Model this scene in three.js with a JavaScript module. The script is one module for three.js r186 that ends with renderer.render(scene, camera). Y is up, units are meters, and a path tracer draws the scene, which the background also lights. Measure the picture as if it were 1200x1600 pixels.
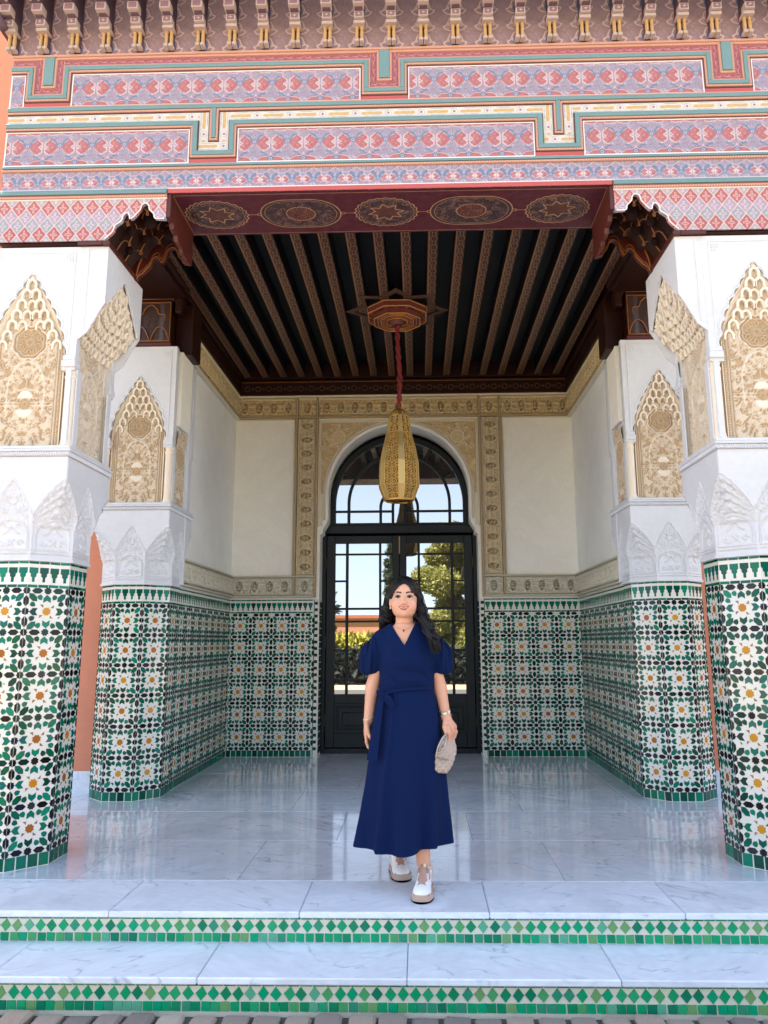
import * as THREE from 'three';
import { mergeVertices, mergeGeometries } from 'three/addons/utils/BufferGeometryUtils.js';
import { ImprovedNoise } from 'three/addons/math/ImprovedNoise.js';

// ---------------------------------------------------------------- camera, sky, sun, exposure
const scene = new THREE.Scene();
const camera = new THREE.PerspectiveCamera(66.53, 768 / 1024, 0.05, 900);
camera.position.set(0.1606, 1.2, 4.697);
camera.rotation.order = 'YXZ';
camera.rotation.set(0.1886, 0.0254, -0.0048);
camera.setViewOffset(1200, 1600, -22, 29.5, 1200, 1600);   // the photograph is cropped a little off the lens axis

const renderer = new THREE.WebGLRenderer({ antialias: true });
renderer.setSize(768, 1024);
renderer.toneMapping = THREE.LinearToneMapping;
renderer.toneMappingExposure = 7.6;
renderer.shadowMap.enabled = true;

const SUN_DIR = new THREE.Vector3(-0.40, 0.86, -0.32).normalize();
{
  const W = 512, H = 256, data = new Float32Array(W * H * 4), d = new THREE.Vector3();
  for (let y = 0; y < H; y++) for (let x = 0; x < W; x++) {
    const up = ((y + 0.5) / H - 0.5) * Math.PI, az = ((x + 0.5) / W - 0.5) * 2 * Math.PI;
    d.set(Math.cos(az) * Math.cos(up), Math.sin(up), Math.sin(az) * Math.cos(up));
    const e = Math.max(0, d.y), h = Math.exp(-e * 2.3), c = Math.max(0, d.dot(SUN_DIR));
    const glow = 0.35 * Math.pow(c, 10) + 0.8 * Math.pow(c, 80), i = (y * W + x) * 4;
    const g = d.y < 0 ? 1 - Math.min(1, -d.y * 5) * 0.75 : 1;
    data[i] = (0.025 + 0.44 * h + glow) * g; data[i + 1] = (0.055 + 0.46 * h + glow * 0.96) * g; data[i + 2] = (0.125 + 0.47 * h + glow * 0.88) * g; data[i + 3] = 1;
  }
  const sky = new THREE.DataTexture(data, W, H, THREE.RGBAFormat, THREE.FloatType);
  sky.mapping = THREE.EquirectangularReflectionMapping; sky.magFilter = THREE.LinearFilter; sky.minFilter = THREE.LinearFilter; sky.needsUpdate = true;
  scene.background = sky; scene.environment = sky;
}
const sun = new THREE.DirectionalLight(new THREE.Color(1, 0.95, 0.87), 5);
sun.position.copy(SUN_DIR).multiplyScalar(60); sun.target.position.set(0, 0, 0);
sun.castShadow = true; sun.shadow.mapSize.set(4096, 4096);
Object.assign(sun.shadow.camera, { left: -35, right: 35, top: 35, bottom: -35, near: 1, far: 140 });
scene.add(sun, sun.target);

// ---------------------------------------------------------------- helpers
const V2 = (x, y) => new THREE.Vector2(x, y), V3 = (x, y, z) => new THREE.Vector3(x, y, z);
const rgb = (r, g, b) => new THREE.Color().setRGB(r / 255, g / 255, b / 255, THREE.SRGBColorSpace);
function rng(seed) { let s = seed >>> 0; return () => { s = (s + 0x6d2b79f5) | 0; let t = Math.imul(s ^ (s >>> 15), 1 | s); t = (t + Math.imul(t ^ (t >>> 7), 61 | t)) ^ t; return ((t ^ (t >>> 14)) >>> 0) / 4294967296; }; }
const PN = new ImprovedNoise();
const fbm = (x, y, z = 0, o = 4) => { let s = 0, a = 0.5, f = 1; for (let i = 0; i < o; i++) { s += a * PN.noise(x * f, y * f, z * f + i * 7.3); a *= 0.5; f *= 2.03; } return s; };
const clamp = THREE.MathUtils.clamp, lerp = THREE.MathUtils.lerp, sstep = (x, a, b) => { const t = clamp((x - a) / (b - a), 0, 1); return t * t * (3 - 2 * t); };

const taken = {};
function numbered(name) { const n = taken[name] = (taken[name] ?? -1) + 1; return n ? name + '_' + String(n).padStart(3, '0') : name; }
function tag(o, label, category, group, kind) {
  if (label) o.userData.label = label;
  if (category) o.userData.category = category;
  if (group) o.userData.group = group;
  if (kind) o.userData.kind = kind;
  return o;
}
function thing(name, label, category, pos = [0, 0, 0], group, kind) {
  const o = new THREE.Group(); o.name = numbered(name); o.position.set(...pos); scene.add(o);
  return tag(o, label, category, group, kind);
}
function part(parent, name, geo, mat, opts = {}) {
  const m = new THREE.Mesh(geo, mat); m.name = name; m.castShadow = m.receiveShadow = true; parent.add(m);
  if (opts.kind) m.userData.kind = opts.kind;
  if (opts.label) m.userData.label = opts.label;
  if (opts.pos) m.position.set(...opts.pos);
  if (opts.rot) m.rotation.set(...opts.rot);
  return m;
}
function std(color, roughness = 0.8, o = {}) { return new THREE.MeshPhysicalMaterial({ color: color.isColor ? color : rgb(...color), roughness, metalness: 0, ...o }); }
function canvas(w, h) { const c = document.createElement('canvas'); c.width = w; c.height = h; return [c, c.getContext('2d')]; }
function texture(c, srgb = true, rx = 1, ry = 1) {
  const t = new THREE.CanvasTexture(c); if (srgb) t.colorSpace = THREE.SRGBColorSpace;
  t.wrapS = t.wrapT = THREE.RepeatWrapping; t.repeat.set(rx, ry); t.magFilter = THREE.LinearFilter; return t;
}
// a periodic noise picture: f(u, v) in 0..1 -> [r, g, b]
function pixelTexture(w, h, f, srgb = true) {
  const d = new Uint8Array(w * h * 4);
  for (let y = 0; y < h; y++) for (let x = 0; x < w; x++) { const c = f(x / w, y / h), i = (y * w + x) * 4; d[i] = clamp(c[0], 0, 255); d[i + 1] = clamp(c[1], 0, 255); d[i + 2] = clamp(c[2], 0, 255); d[i + 3] = 255; }
  const t = new THREE.DataTexture(d, w, h); if (srgb) t.colorSpace = THREE.SRGBColorSpace;
  t.wrapS = t.wrapT = THREE.RepeatWrapping; t.magFilter = THREE.LinearFilter; t.minFilter = THREE.LinearMipmapLinearFilter; t.generateMipmaps = true; t.needsUpdate = true; return t;
}
// noise that repeats over a torus
const tnoise = (u, v, f, s = 0) => { const a = u * 2 * Math.PI, b = v * 2 * Math.PI, r = f / (2 * Math.PI); return fbm(Math.cos(a) * r + s, Math.sin(a) * r + Math.cos(b) * r * 1.3, Math.sin(b) * r + s * 1.7, 5); };

// collects triangles (with colours) and joins them into one geometry
class MB {
  constructor() { this.p = []; this.n = []; this.u = []; this.c = []; this.col = false; }
  add(g, m, color) {
    const s = g.index ? g.toNonIndexed() : g, P = s.attributes.position, N = s.attributes.normal, U = s.attributes.uv, C = s.attributes.color, v = V3(), nm = m && new THREE.Matrix3().getNormalMatrix(m);
    for (let i = 0; i < P.count; i++) {
      v.fromBufferAttribute(P, i); if (m) v.applyMatrix4(m); this.p.push(v.x, v.y, v.z);
      v.fromBufferAttribute(N, i); if (m) v.applyMatrix3(nm).normalize(); this.n.push(v.x, v.y, v.z);
      this.u.push(U ? U.getX(i) : 0, U ? U.getY(i) : 0);
      if (color) { this.c.push(color.r, color.g, color.b); this.col = true; } else if (C) { this.c.push(C.getX(i), C.getY(i), C.getZ(i)); this.col = true; } else this.c.push(1, 1, 1);
    }
    return this;
  }
  geo() {
    const g = new THREE.BufferGeometry(), f = (a, n) => new THREE.BufferAttribute(new Float32Array(a), n);
    g.setAttribute('position', f(this.p, 3)); g.setAttribute('normal', f(this.n, 3)); g.setAttribute('uv', f(this.u, 2)); if (this.col) g.setAttribute('color', f(this.c, 3));
    return g;
  }
  build(parent, name, mat, opts) { return part(parent, name, this.geo(), mat, opts); }
}
const T = (x, y, z) => new THREE.Matrix4().makeTranslation(x, y, z);
// flat polygons -> geometry with normals facing away from a centre and uv in metres
function polys(list, centre, uvo = [0, 0]) {
  const p = [], n = [], u = [];
  for (const poly of list) {
    const a = poly[0], nv = V3().subVectors(poly[1], a).cross(V3().subVectors(poly[2], a)).normalize(), mid = V3(); poly.forEach((q) => mid.addScaledVector(q, 1 / poly.length));
    const flip = centre && nv.dot(V3().subVectors(mid, centre)) < 0; if (flip) nv.negate();
    const ax = Math.abs(nv.x), ay = Math.abs(nv.y), az = Math.abs(nv.z);
    const uv = (q) => (ay >= ax && ay >= az ? [q.x, -q.z] : ax > az ? [q.z, q.y] : [q.x, q.y]);
    for (let i = 1; i + 1 < poly.length; i++) for (const q of flip ? [a, poly[i + 1], poly[i]] : [a, poly[i], poly[i + 1]]) { p.push(q.x, q.y, q.z); n.push(nv.x, nv.y, nv.z); const w = uv(q); u.push(w[0] + uvo[0], w[1] + uvo[1]); }
  }
  const g = new THREE.BufferGeometry(), f = (a, k) => new THREE.BufferAttribute(new Float32Array(a), k);
  g.setAttribute('position', f(p, 3)); g.setAttribute('normal', f(n, 3)); g.setAttribute('uv', f(u, 2)); return g;
}
function box(x0, x1, y0, y1, z0, z1, b = 0, uvo) {     // chamfered when b > 0
  const c = V3((x0 + x1) / 2, (y0 + y1) / 2, (z0 + z1) / 2), L = [];
  const P = (sx, sy, sz, k) => V3((sx > 0 ? x1 : x0) - (k === 0 ? 0 : sx * b), (sy > 0 ? y1 : y0) - (k === 1 ? 0 : sy * b), (sz > 0 ? z1 : z0) - (k === 2 ? 0 : sz * b));
  for (const s of [-1, 1]) {
    L.push([P(s, -1, -1, 0), P(s, 1, -1, 0), P(s, 1, 1, 0), P(s, -1, 1, 0)], [P(-1, s, -1, 1), P(1, s, -1, 1), P(1, s, 1, 1), P(-1, s, 1, 1)], [P(-1, -1, s, 2), P(1, -1, s, 2), P(1, 1, s, 2), P(-1, 1, s, 2)]);
    if (b) for (const t of [-1, 1]) {
      L.push([P(s, t, -1, 0), P(s, t, 1, 0), P(s, t, 1, 1), P(s, t, -1, 1)], [P(s, -1, t, 0), P(s, 1, t, 0), P(s, 1, t, 2), P(s, -1, t, 2)], [P(-1, s, t, 1), P(1, s, t, 1), P(1, s, t, 2), P(-1, s, t, 2)]);
      for (const r of [-1, 1]) L.push([P(s, t, r, 0), P(s, t, r, 1), P(s, t, r, 2)]);
    }
  }
  return polys(L, c, uvo);
}
// a low raised piece from an outline: top face inset by bev, walls down to z = 0 (open below)
function piece(poly, h, bev = 0.001) {
  if (THREE.ShapeUtils.isClockWise(poly)) poly = poly.slice().reverse();
  const c = V2(0, 0); poly.forEach((q) => c.addScaledVector(q, 1 / poly.length));
  let r = 0; poly.forEach((q) => { r += q.distanceTo(c) / poly.length; });
  const k = Math.max(0.4, 1 - bev / r), top = poly.map((q) => V2(c.x + (q.x - c.x) * k, c.y + (q.y - c.y) * k)), L = [];
  for (const t of THREE.ShapeUtils.triangulateShape(top, [])) L.push(t.map((i) => V3(top[i].x, top[i].y, h)));
  const g0 = polys(L); const S = [];
  poly.forEach((q, i) => { const j = (i + 1) % poly.length; S.push([V3(q.x, q.y, 0), V3(poly[j].x, poly[j].y, 0), V3(top[j].x, top[j].y, h), V3(top[i].x, top[i].y, h)]); });
  return mergeGeometries([g0, polys(S)]);
}
function tube(points, r, seg = 8, closed = false, tub = 0) {
  const c = points instanceof THREE.Curve ? points : new THREE.CatmullRomCurve3(points.map((p) => (p.isVector3 ? p : V3(...p))), closed);
  return new THREE.TubeGeometry(c, tub || Math.max(1, (points.length || 0.25) * 4), r, seg, closed);
}
function lathe(pts, seg = 24) { return new THREE.LatheGeometry(pts.map((p) => V2(p[0], p[1])), seg); }
function extrude(shape, depth, bevel = 0, o = {}) { return new THREE.ExtrudeGeometry(shape, { depth, bevelEnabled: bevel > 0, bevelSize: bevel, bevelThickness: bevel, bevelSegments: 1, curveSegments: 10, ...o }); }
// a displaced sheet: w x h metres, height(x, y) in metres along +z, colour(x, y) optional; x in -w/2..w/2, y in 0..h
function relief(w, h, step, height, colour) {
  const nx = Math.max(2, Math.round(w / step)), ny = Math.max(2, Math.round(h / step)), g = new THREE.PlaneGeometry(w, h, nx, ny), P = g.attributes.position, C = [];
  for (let i = 0; i < P.count; i++) {
    const x = P.getX(i), y = P.getY(i) + h / 2; P.setXYZ(i, x, y - h / 2, height(x, y)); if (colour) { const c = colour(x, y); C.push(c.r, c.g, c.b); }
  }
  if (colour) g.setAttribute('color', new THREE.BufferAttribute(new Float32Array(C), 3));
  const U = g.attributes.uv; for (let i = 0; i < U.count; i++) U.setXY(i, U.getX(i) * w, U.getY(i) * h);
  g.computeVertexNormals(); return g;
}
// ---- distance fields and their surface
const sdCap = (p, a, b, r0, r1 = r0) => { const bx = b[0] - a[0], by = b[1] - a[1], bz = b[2] - a[2], x = p.x - a[0], y = p.y - a[1], z = p.z - a[2], t = clamp((x * bx + y * by + z * bz) / (bx * bx + by * by + bz * bz), 0, 1); return Math.hypot(x - bx * t, y - by * t, z - bz * t) - (r0 + (r1 - r0) * t); };
const sdEll = (p, c, r) => { const x = (p.x - c[0]) / r[0], y = (p.y - c[1]) / r[1], z = (p.z - c[2]) / r[2], k0 = Math.hypot(x, y, z), k1 = Math.hypot(x / r[0], y / r[1], z / r[2]); return k1 < 1e-9 ? -Math.min(...r) : (k0 * (k0 - 1)) / k1; };
const smin = (a, b, k) => { const h = Math.max(k - Math.abs(a - b), 0) / k; return Math.min(a, b) - h * h * k * 0.25; };
const smax = (a, b, k) => -smin(-a, -b, k);
function skin(sdf, lo, hi, cell, colour) {
  const n = [0, 1, 2].map((i) => Math.ceil((hi[i] - lo[i]) / cell) + 1), [nx, ny, nz] = n, f = new Float32Array(nx * ny * nz), p = V3(), id = (i, j, k) => (k * ny + j) * nx + i;
  for (let k = 0; k < nz; k++) for (let j = 0; j < ny; j++) for (let i = 0; i < nx; i++) f[id(i, j, k)] = sdf(p.set(lo[0] + i * cell, lo[1] + j * cell, lo[2] + k * cell));
  const vid = new Int32Array(nx * ny * nz).fill(-1), pos = [], nor = [], col = [], idx = [];
  for (let k = 0; k < nz - 1; k++) for (let j = 0; j < ny - 1; j++) for (let i = 0; i < nx - 1; i++) {
    let sx = 0, sy = 0, sz = 0, c = 0; const v = (a, b, d) => f[id(i + a, j + b, k + d)];
    for (const [a, b] of EDGES) { const u = v(...a), w = v(...b); if (u < 0 !== w < 0) { const t = u / (u - w); sx += a[0] + (b[0] - a[0]) * t; sy += a[1] + (b[1] - a[1]) * t; sz += a[2] + (b[2] - a[2]) * t; c++; } }
    if (!c) continue; vid[id(i, j, k)] = pos.length / 3; const x = lo[0] + (i + sx / c) * cell, y = lo[1] + (j + sy / c) * cell, z = lo[2] + (k + sz / c) * cell, e = cell * 0.5; pos.push(x, y, z);
    const g = V3(sdf(p.set(x + e, y, z)) - sdf(p.set(x - e, y, z)), sdf(p.set(x, y + e, z)) - sdf(p.set(x, y - e, z)), sdf(p.set(x, y, z + e)) - sdf(p.set(x, y, z - e))).normalize(); nor.push(g.x, g.y, g.z);
    if (colour) { const q = colour(p.set(x, y, z), g); col.push(q.r, q.g, q.b); }
  }
  const quad = (a, b, c, d, flip) => { if (a < 0 || b < 0 || c < 0 || d < 0) return; if (flip) idx.push(a, c, b, a, d, c); else idx.push(a, b, c, a, c, d); };
  for (let k = 1; k < nz - 1; k++) for (let j = 1; j < ny - 1; j++) for (let i = 1; i < nx - 1; i++) {
    const o = f[id(i, j, k)] < 0;
    if (o !== f[id(i + 1, j, k)] < 0) quad(vid[id(i, j - 1, k - 1)], vid[id(i, j, k - 1)], vid[id(i, j, k)], vid[id(i, j - 1, k)], !o);
    if (o !== f[id(i, j + 1, k)] < 0) quad(vid[id(i - 1, j, k - 1)], vid[id(i - 1, j, k)], vid[id(i, j, k)], vid[id(i, j, k - 1)], !o);
    if (o !== f[id(i, j, k + 1)] < 0) quad(vid[id(i - 1, j - 1, k)], vid[id(i, j - 1, k)], vid[id(i, j, k)], vid[id(i - 1, j, k)], !o);
  }
  const g = new THREE.BufferGeometry(), A = (a, m) => new THREE.BufferAttribute(new Float32Array(a), m);
  g.setAttribute('position', A(pos, 3)); g.setAttribute('normal', A(nor, 3)); g.setAttribute('uv', A(pos.flatMap((_, i) => (i % 3 === 0 ? [pos[i], pos[i + 1]] : [])), 2)); if (colour) g.setAttribute('color', A(col, 3)); g.setIndex(idx); return g;
}
const EDGES = (() => { const o = []; for (let a = 0; a < 8; a++) for (let d = 0; d < 3; d++) if (!(a & (1 << d))) { const q = (n) => [n & 1, (n >> 1) & 1, (n >> 2) & 1]; o.push([q(a), q(a | (1 << d))]); } return o; })();
// reads a drawn canvas as heights 0..1 (red) and a second mask (green); sample(x, y) with x, y in pixels
function field(c, blur = 1) {
  const w = c.width, h = c.height, d = c.getContext('2d').getImageData(0, 0, w, h).data; let a = new Float32Array(w * h), b = new Float32Array(w * h);
  for (let i = 0; i < w * h; i++) { a[i] = d[i * 4] / 255; b[i] = d[i * 4 + 1] / 255; }
  for (let k = 0; k < blur; k++) { const n = new Float32Array(w * h); for (let y = 0; y < h; y++) for (let x = 0; x < w; x++) { let s = 0; for (let j = -1; j <= 1; j++) for (let i = -1; i <= 1; i++) s += a[clamp(y + j, 0, h - 1) * w + clamp(x + i, 0, w - 1)]; n[y * w + x] = s / 9; } a = n; }
  const at = (f, x, y) => { x = clamp(x, 0, w - 1.001); y = clamp(y, 0, h - 1.001); const i = Math.floor(x), j = Math.floor(y), u = x - i, v = y - j; return lerp(lerp(f[j * w + i], f[j * w + i + 1], u), lerp(f[(j + 1) * w + i], f[(j + 1) * w + i + 1], u), v); };
  return { height: (x, y) => at(a, x, y), mask: (x, y) => at(b, x, y) };
}

// ---------------------------------------------------------------- materials
const marbleTex = pixelTexture(1024, 1024, (u, v) => {
  const w = tnoise(u, v, 5, 1) * 1.3, n = tnoise(u, v, 9, 4), f = tnoise(u, v, 40, 9);
  const vein = Math.abs(Math.sin((u * 2 + v * 4) * Math.PI * 2 + w * 7)), k = Math.pow(1 - vein, 9) * sstep(n, -0.15, 0.3), big = sstep(tnoise(u * 1, v * 1, 4, 20), -0.1, 0.35);
  const b = 238 - big * 16 - k * 60 + f * 16 + n * 14;
  return [b - 8 - k * 6, b - 3 - k * 2, b + 3];
});
marbleTex.repeat.set(1 / 1.9, 1 / 1.9);
const marbleBump = pixelTexture(256, 256, (u, v) => { const b = 128 + 60 * tnoise(u, v, 6, 3) + 18 * tnoise(u, v, 60, 5); return [b, b, b]; }, false); marbleBump.repeat.set(1 / 0.8, 1 / 0.8);
const roughTex = pixelTexture(256, 256, (u, v) => { const b = 150 + 80 * tnoise(u, v, 7, 8) + 40 * tnoise(u, v, 40, 2); return [b, b, b]; }, false); roughTex.repeat.set(1 / 0.9, 1 / 0.9);
const plasterTex = pixelTexture(512, 512, (u, v) => { const b = 246 + 10 * tnoise(u, v, 6, 2) + 8 * tnoise(u, v, 50, 6); return [b, b, b]; }); plasterTex.repeat.set(0.7, 0.7);
const grainBump = pixelTexture(256, 256, (u, v) => { const b = 128 + 70 * tnoise(u, v, 24, 3) + 60 * tnoise(u, v, 70, 1); return [b, b, b]; }, false); grainBump.repeat.set(2.2, 2.2);
const woodTex = pixelTexture(512, 512, (u, v) => { const g = tnoise(u * 1, v, 6, 2), s = Math.sin((u * 22 + g * 5) * 6.283), b = 205 + 22 * s * 0.5 + 40 * g + 24 * tnoise(u, v, 60, 7); return [b, b, b]; }); woodTex.repeat.set(2, 0.7);

const M = {
  marble: std([240, 243, 247], 0.22, { map: marbleTex, roughnessMap: roughTex, bumpMap: marbleBump, bumpScale: 0.00012, clearcoat: 0.55, clearcoatRoughness: 0.04 }),
  marbleMatt: std([238, 241, 245], 0.42, { map: marbleTex, bumpMap: marbleBump, bumpScale: 0.0008 }),
  plaster: std([214, 216, 219], 0.85, { map: plasterTex, bumpMap: grainBump, bumpScale: 0.0008 }),
  plasterCream: std([247, 243, 230], 0.85, { map: plasterTex, bumpMap: grainBump, bumpScale: 0.0004 }),
  plasterGrey: std([240, 240, 236], 0.85, { map: plasterTex, bumpMap: grainBump, bumpScale: 0.0004 }),
  carved: std([255, 255, 255], 0.85, { vertexColors: true, map: plasterTex, bumpMap: grainBump, bumpScale: 0.001 }),
  tileWhite: std([222, 220, 208], 0.16, { bumpMap: grainBump, bumpScale: 0.0006, map: plasterTex }),
  tile: std([255, 255, 255], 0.12, { vertexColors: true, specularIntensity: 0.35, bumpMap: grainBump, bumpScale: 0.0005 }),
  orange: std([208, 136, 106], 0.9, { map: plasterTex, bumpMap: grainBump, bumpScale: 0.002 }),
  doorWood: std([30, 38, 40], 0.42, { specularIntensity: 0.5, map: woodTex, bumpMap: woodTex, bumpScale: 0.0006 }),
  darkWood: std([52, 22, 15], 0.45, { specularIntensity: 0.5, map: woodTex, bumpMap: woodTex, bumpScale: 0.001 }),
  redWood: std([84, 24, 26], 0.5, { map: woodTex, bumpMap: woodTex, bumpScale: 0.001 }),
  glass: new THREE.MeshPhysicalMaterial({ color: rgb(150, 156, 160), roughness: 0.012, metalness: 0.92 }),
  brassPin: std([190, 150, 80], 0.3, { metalness: 1 }),
};

// ---------------------------------------------------------------- sizes of the porch (metres; floor at y = 0, facade at z = 0.32)
const ZB = -3.99, XB = 1.93, ZF = 0.324, ZR = -1.89, XP = 2.187, YT = 1.668, NOSE = 0.877, RISE = 0.135, TREAD = 0.36, XC = -0.055;

// ---------------------------------------------------------------- ground, paving, steps, floor
{
  const R = rng(5);
  const ground = part(scene, 'ground', box(-260, 260, -2 * RISE - 0.5, -2 * RISE - 0.05, -120, 330), std([150, 128, 108], 0.95, { bumpMap: grainBump, bumpScale: 0.004 })); tag(ground, null, null, null, 'structure');
  const pav = thing('pavement', null, null, [0, 0, 0], null, 'structure');
  part(pav, 'mortar_bed', box(-14, 14, -2 * RISE - 0.05, -2 * RISE - 0.022, 1.0, 12.5), std([98, 88, 80], 0.95, { bumpMap: grainBump, bumpScale: 0.004 }));
  const cob = [[168, 150, 136], [150, 136, 126], [182, 166, 152], [144, 130, 122], [172, 152, 136], [134, 122, 116]].map((c) => std(c, 0.75, { bumpMap: grainBump, bumpScale: 0.005, map: plasterTex }));
  const shapes = []; for (let k = 0; k < 4; k++) {
    const g = box(-0.0575 + R() * 0.006, 0.0575 - R() * 0.006, -0.03, 0.008 + R() * 0.01, -0.075, 0.075, 0.011), P = g.attributes.position, m = mergeVertices(g.clone().deleteAttribute('normal').deleteAttribute('uv'), 1e-4);
    const jit = new Map(); for (let i = 0; i < P.count; i++) { const key = [P.getX(i), P.getY(i), P.getZ(i)].map((v) => v.toFixed(4)).join(); if (!jit.has(key)) jit.set(key, [(R() - 0.5) * 0.009, (R() - 0.5) * 0.006, (R() - 0.5) * 0.009]); const j = jit.get(key); P.setXYZ(i, P.getX(i) + j[0], P.getY(i) + j[1], P.getZ(i) + j[2]); }
    g.computeVertexNormals(); shapes.push(g);
  }
  const rest = new MB(), rows = [];
  for (let r = 0; r < 11; r++) for (let x = -2.6; x < 2.6; x += 0.126) rows.push([x + (r % 2) * 0.06 + (R() - 0.5) * 0.01, 1.31 + r * 0.162]);
  rows.forEach(([x, z], i) => {
    const g = shapes[Math.floor(R() * 4)], y = -2 * RISE - 0.008 + (R() - 0.5) * 0.008, ry = (R() - 0.5) * 0.09;
    if (z < 1.66 && Math.abs(x) < 1.9) part(pav, 'cobblestone', g, cob[Math.floor(R() * 6)], { pos: [x, y, z], rot: [(R() - 0.5) * 0.05, ry, (R() - 0.5) * 0.05] });
    else { const m = new THREE.Matrix4().makeRotationY(ry).setPosition(x, y, z); rest.add(g, m); }
  });
  rest.build(pav, 'cobblestones', cob[0], { kind: 'stuff' });

  // two steps, each with marble treads, a row of green diamonds on white and a row of green squares
  const greens = [[10, 146, 96], [12, 128, 86], [36, 152, 102], [8, 116, 84], [70, 150, 94], [0, 148, 104], [84, 160, 128], [44, 136, 104], [104, 150, 96]].map((c) => std(c, 0.22, { specularIntensity: 0.5, bumpMap: grainBump, bumpScale: 0.002 }));
  const pick = () => greens[Math.floor(Math.pow(R(), 1.35) * greens.length)];
  const whiteBed = std([214, 210, 192], 0.45, { map: plasterTex, bumpMap: grainBump, bumpScale: 0.003 });
  function step(name, zNose, yTop, joints, dia, sq) {
    const s = thing(name, null, null, [0, 0, 0], null, 'structure'), zr = zNose - 0.02, back = zNose - TREAD - 0.115;
    part(s, 'core', box(-3.4, 3.4, yTop - RISE - 0.02, yTop - 0.03, back, zr - 0.006), whiteBed);
    const xs = [-3.4, ...joints, 3.4];
    for (let i = 0; i + 1 < xs.length; i++) part(s, 'marble_slab', box(xs[i] + 0.0012, xs[i + 1] - 0.0012, yTop - 0.028, yTop + (R() - 0.5) * 0.001, back, zNose, 0.005, [R() * 3, R() * 3]), M.marbleMatt);
    const dg = []; for (let k = 0; k < 4; k++) dg.push(piece([V2(0, -0.0265 - R() * 0.002), V2(0.0225 + R() * 0.003, (R() - 0.5) * 0.004), V2((R() - 0.5) * 0.005, 0.0265 + R() * 0.002), V2(-0.0225 - R() * 0.003, (R() - 0.5) * 0.004)], 0.004, 0.0018));
    const sg = []; for (let k = 0; k < 4; k++) sg.push(piece([V2(-0.0195 + R() * 0.002, -0.0185 + R() * 0.002), V2(0.0195 - R() * 0.002, -0.0185), V2(0.0195 - R() * 0.0015, 0.0185 - R() * 0.002), V2(-0.0195, 0.0185 - R() * 0.002)], 0.004, 0.0018));
    const bot = yTop - RISE;
    const rowD = bot + 0.0675, rowS = bot + 0.0195, lots = new MB(), green = greens.map((m) => m.color);
    for (let x = -2.6, i = 0; x < 2.6; x += dia, i++) { const mat = pick(), g = dg[Math.floor(R() * 4)], px = x + (R() - 0.5) * 0.006, py = rowD + (R() - 0.5) * 0.003; if (Math.abs(x) < 1.75) part(s, 'diamond_tile', g, mat, { pos: [px, py, zr - 0.006], rot: [0, 0, (R() - 0.5) * 0.1] }); else lots.add(g, T(px, py, zr - 0.006), mat.color); }
    for (let x = -2.6; x < 2.6; x += sq) { const mat = pick(), g = sg[Math.floor(R() * 4)], px = x + (R() - 0.5) * 0.004; if (Math.abs(x) < 1.75) part(s, 'square_tile', g, mat, { pos: [px, rowS, zr - 0.006], rot: [0, 0, (R() - 0.5) * 0.05] }); else lots.add(g, T(px, rowS, zr - 0.006), mat.color); }
    for (let x = -2.6; x < 2.6; x += 0.052) { const c = green[Math.floor(R() * 8)].clone().multiplyScalar(0.8); lots.add(piece([V2(-0.024, -0.005), V2(0.024, -0.005), V2(0.024, 0.005), V2(-0.024, 0.005)], 0.003, 0.001), T(x, yTop - 0.0345, zr - 0.006), c); }
    lots.build(s, 'edge_tiles', M.tile, { kind: 'stuff' });
  }
  step('upper_step', NOSE, 0, [-2.12, -1.268, -0.394, 0.468, 1.344, 2.2], 0.0533, 0.0425);
  step('lower_step', NOSE + TREAD, -RISE, [-2.48, -1.614, -0.755, 0.099, 0.96, 1.82], 0.0516, 0.0400);

  const fl = thing('porch_floor', null, null, [0, 0, 0], null, 'structure');
  part(fl, 'screed', box(-3.6, 3.6, -0.3, -0.026, -4.6, 0.4), std([120, 118, 112], 0.9));
  const zs = [0.401, -0.425, -1.257, -2.09, -2.92, -3.99 - 0.6], cols = [-3.6, -2.5, -1.632, -0.79, 0.07, 0.897, 1.762, 2.62, 3.6], odd = [-3.6, -2.1, -1.632, -0.36, 0.48, 1.762, 2.2, 3.6];
  for (let r = 0; r + 1 < zs.length; r++) { const cs = r % 2 ? odd : cols; for (let i = 0; i + 1 < cs.length; i++) part(fl, 'marble_slab', box(cs[i] + 0.001, cs[i + 1] - 0.001, -0.026, (R() - 0.5) * 0.0008, zs[r + 1] + 0.001, zs[r] - 0.001, 0.0012, [R() * 5, R() * 5]), M.marble); }
}

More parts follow.
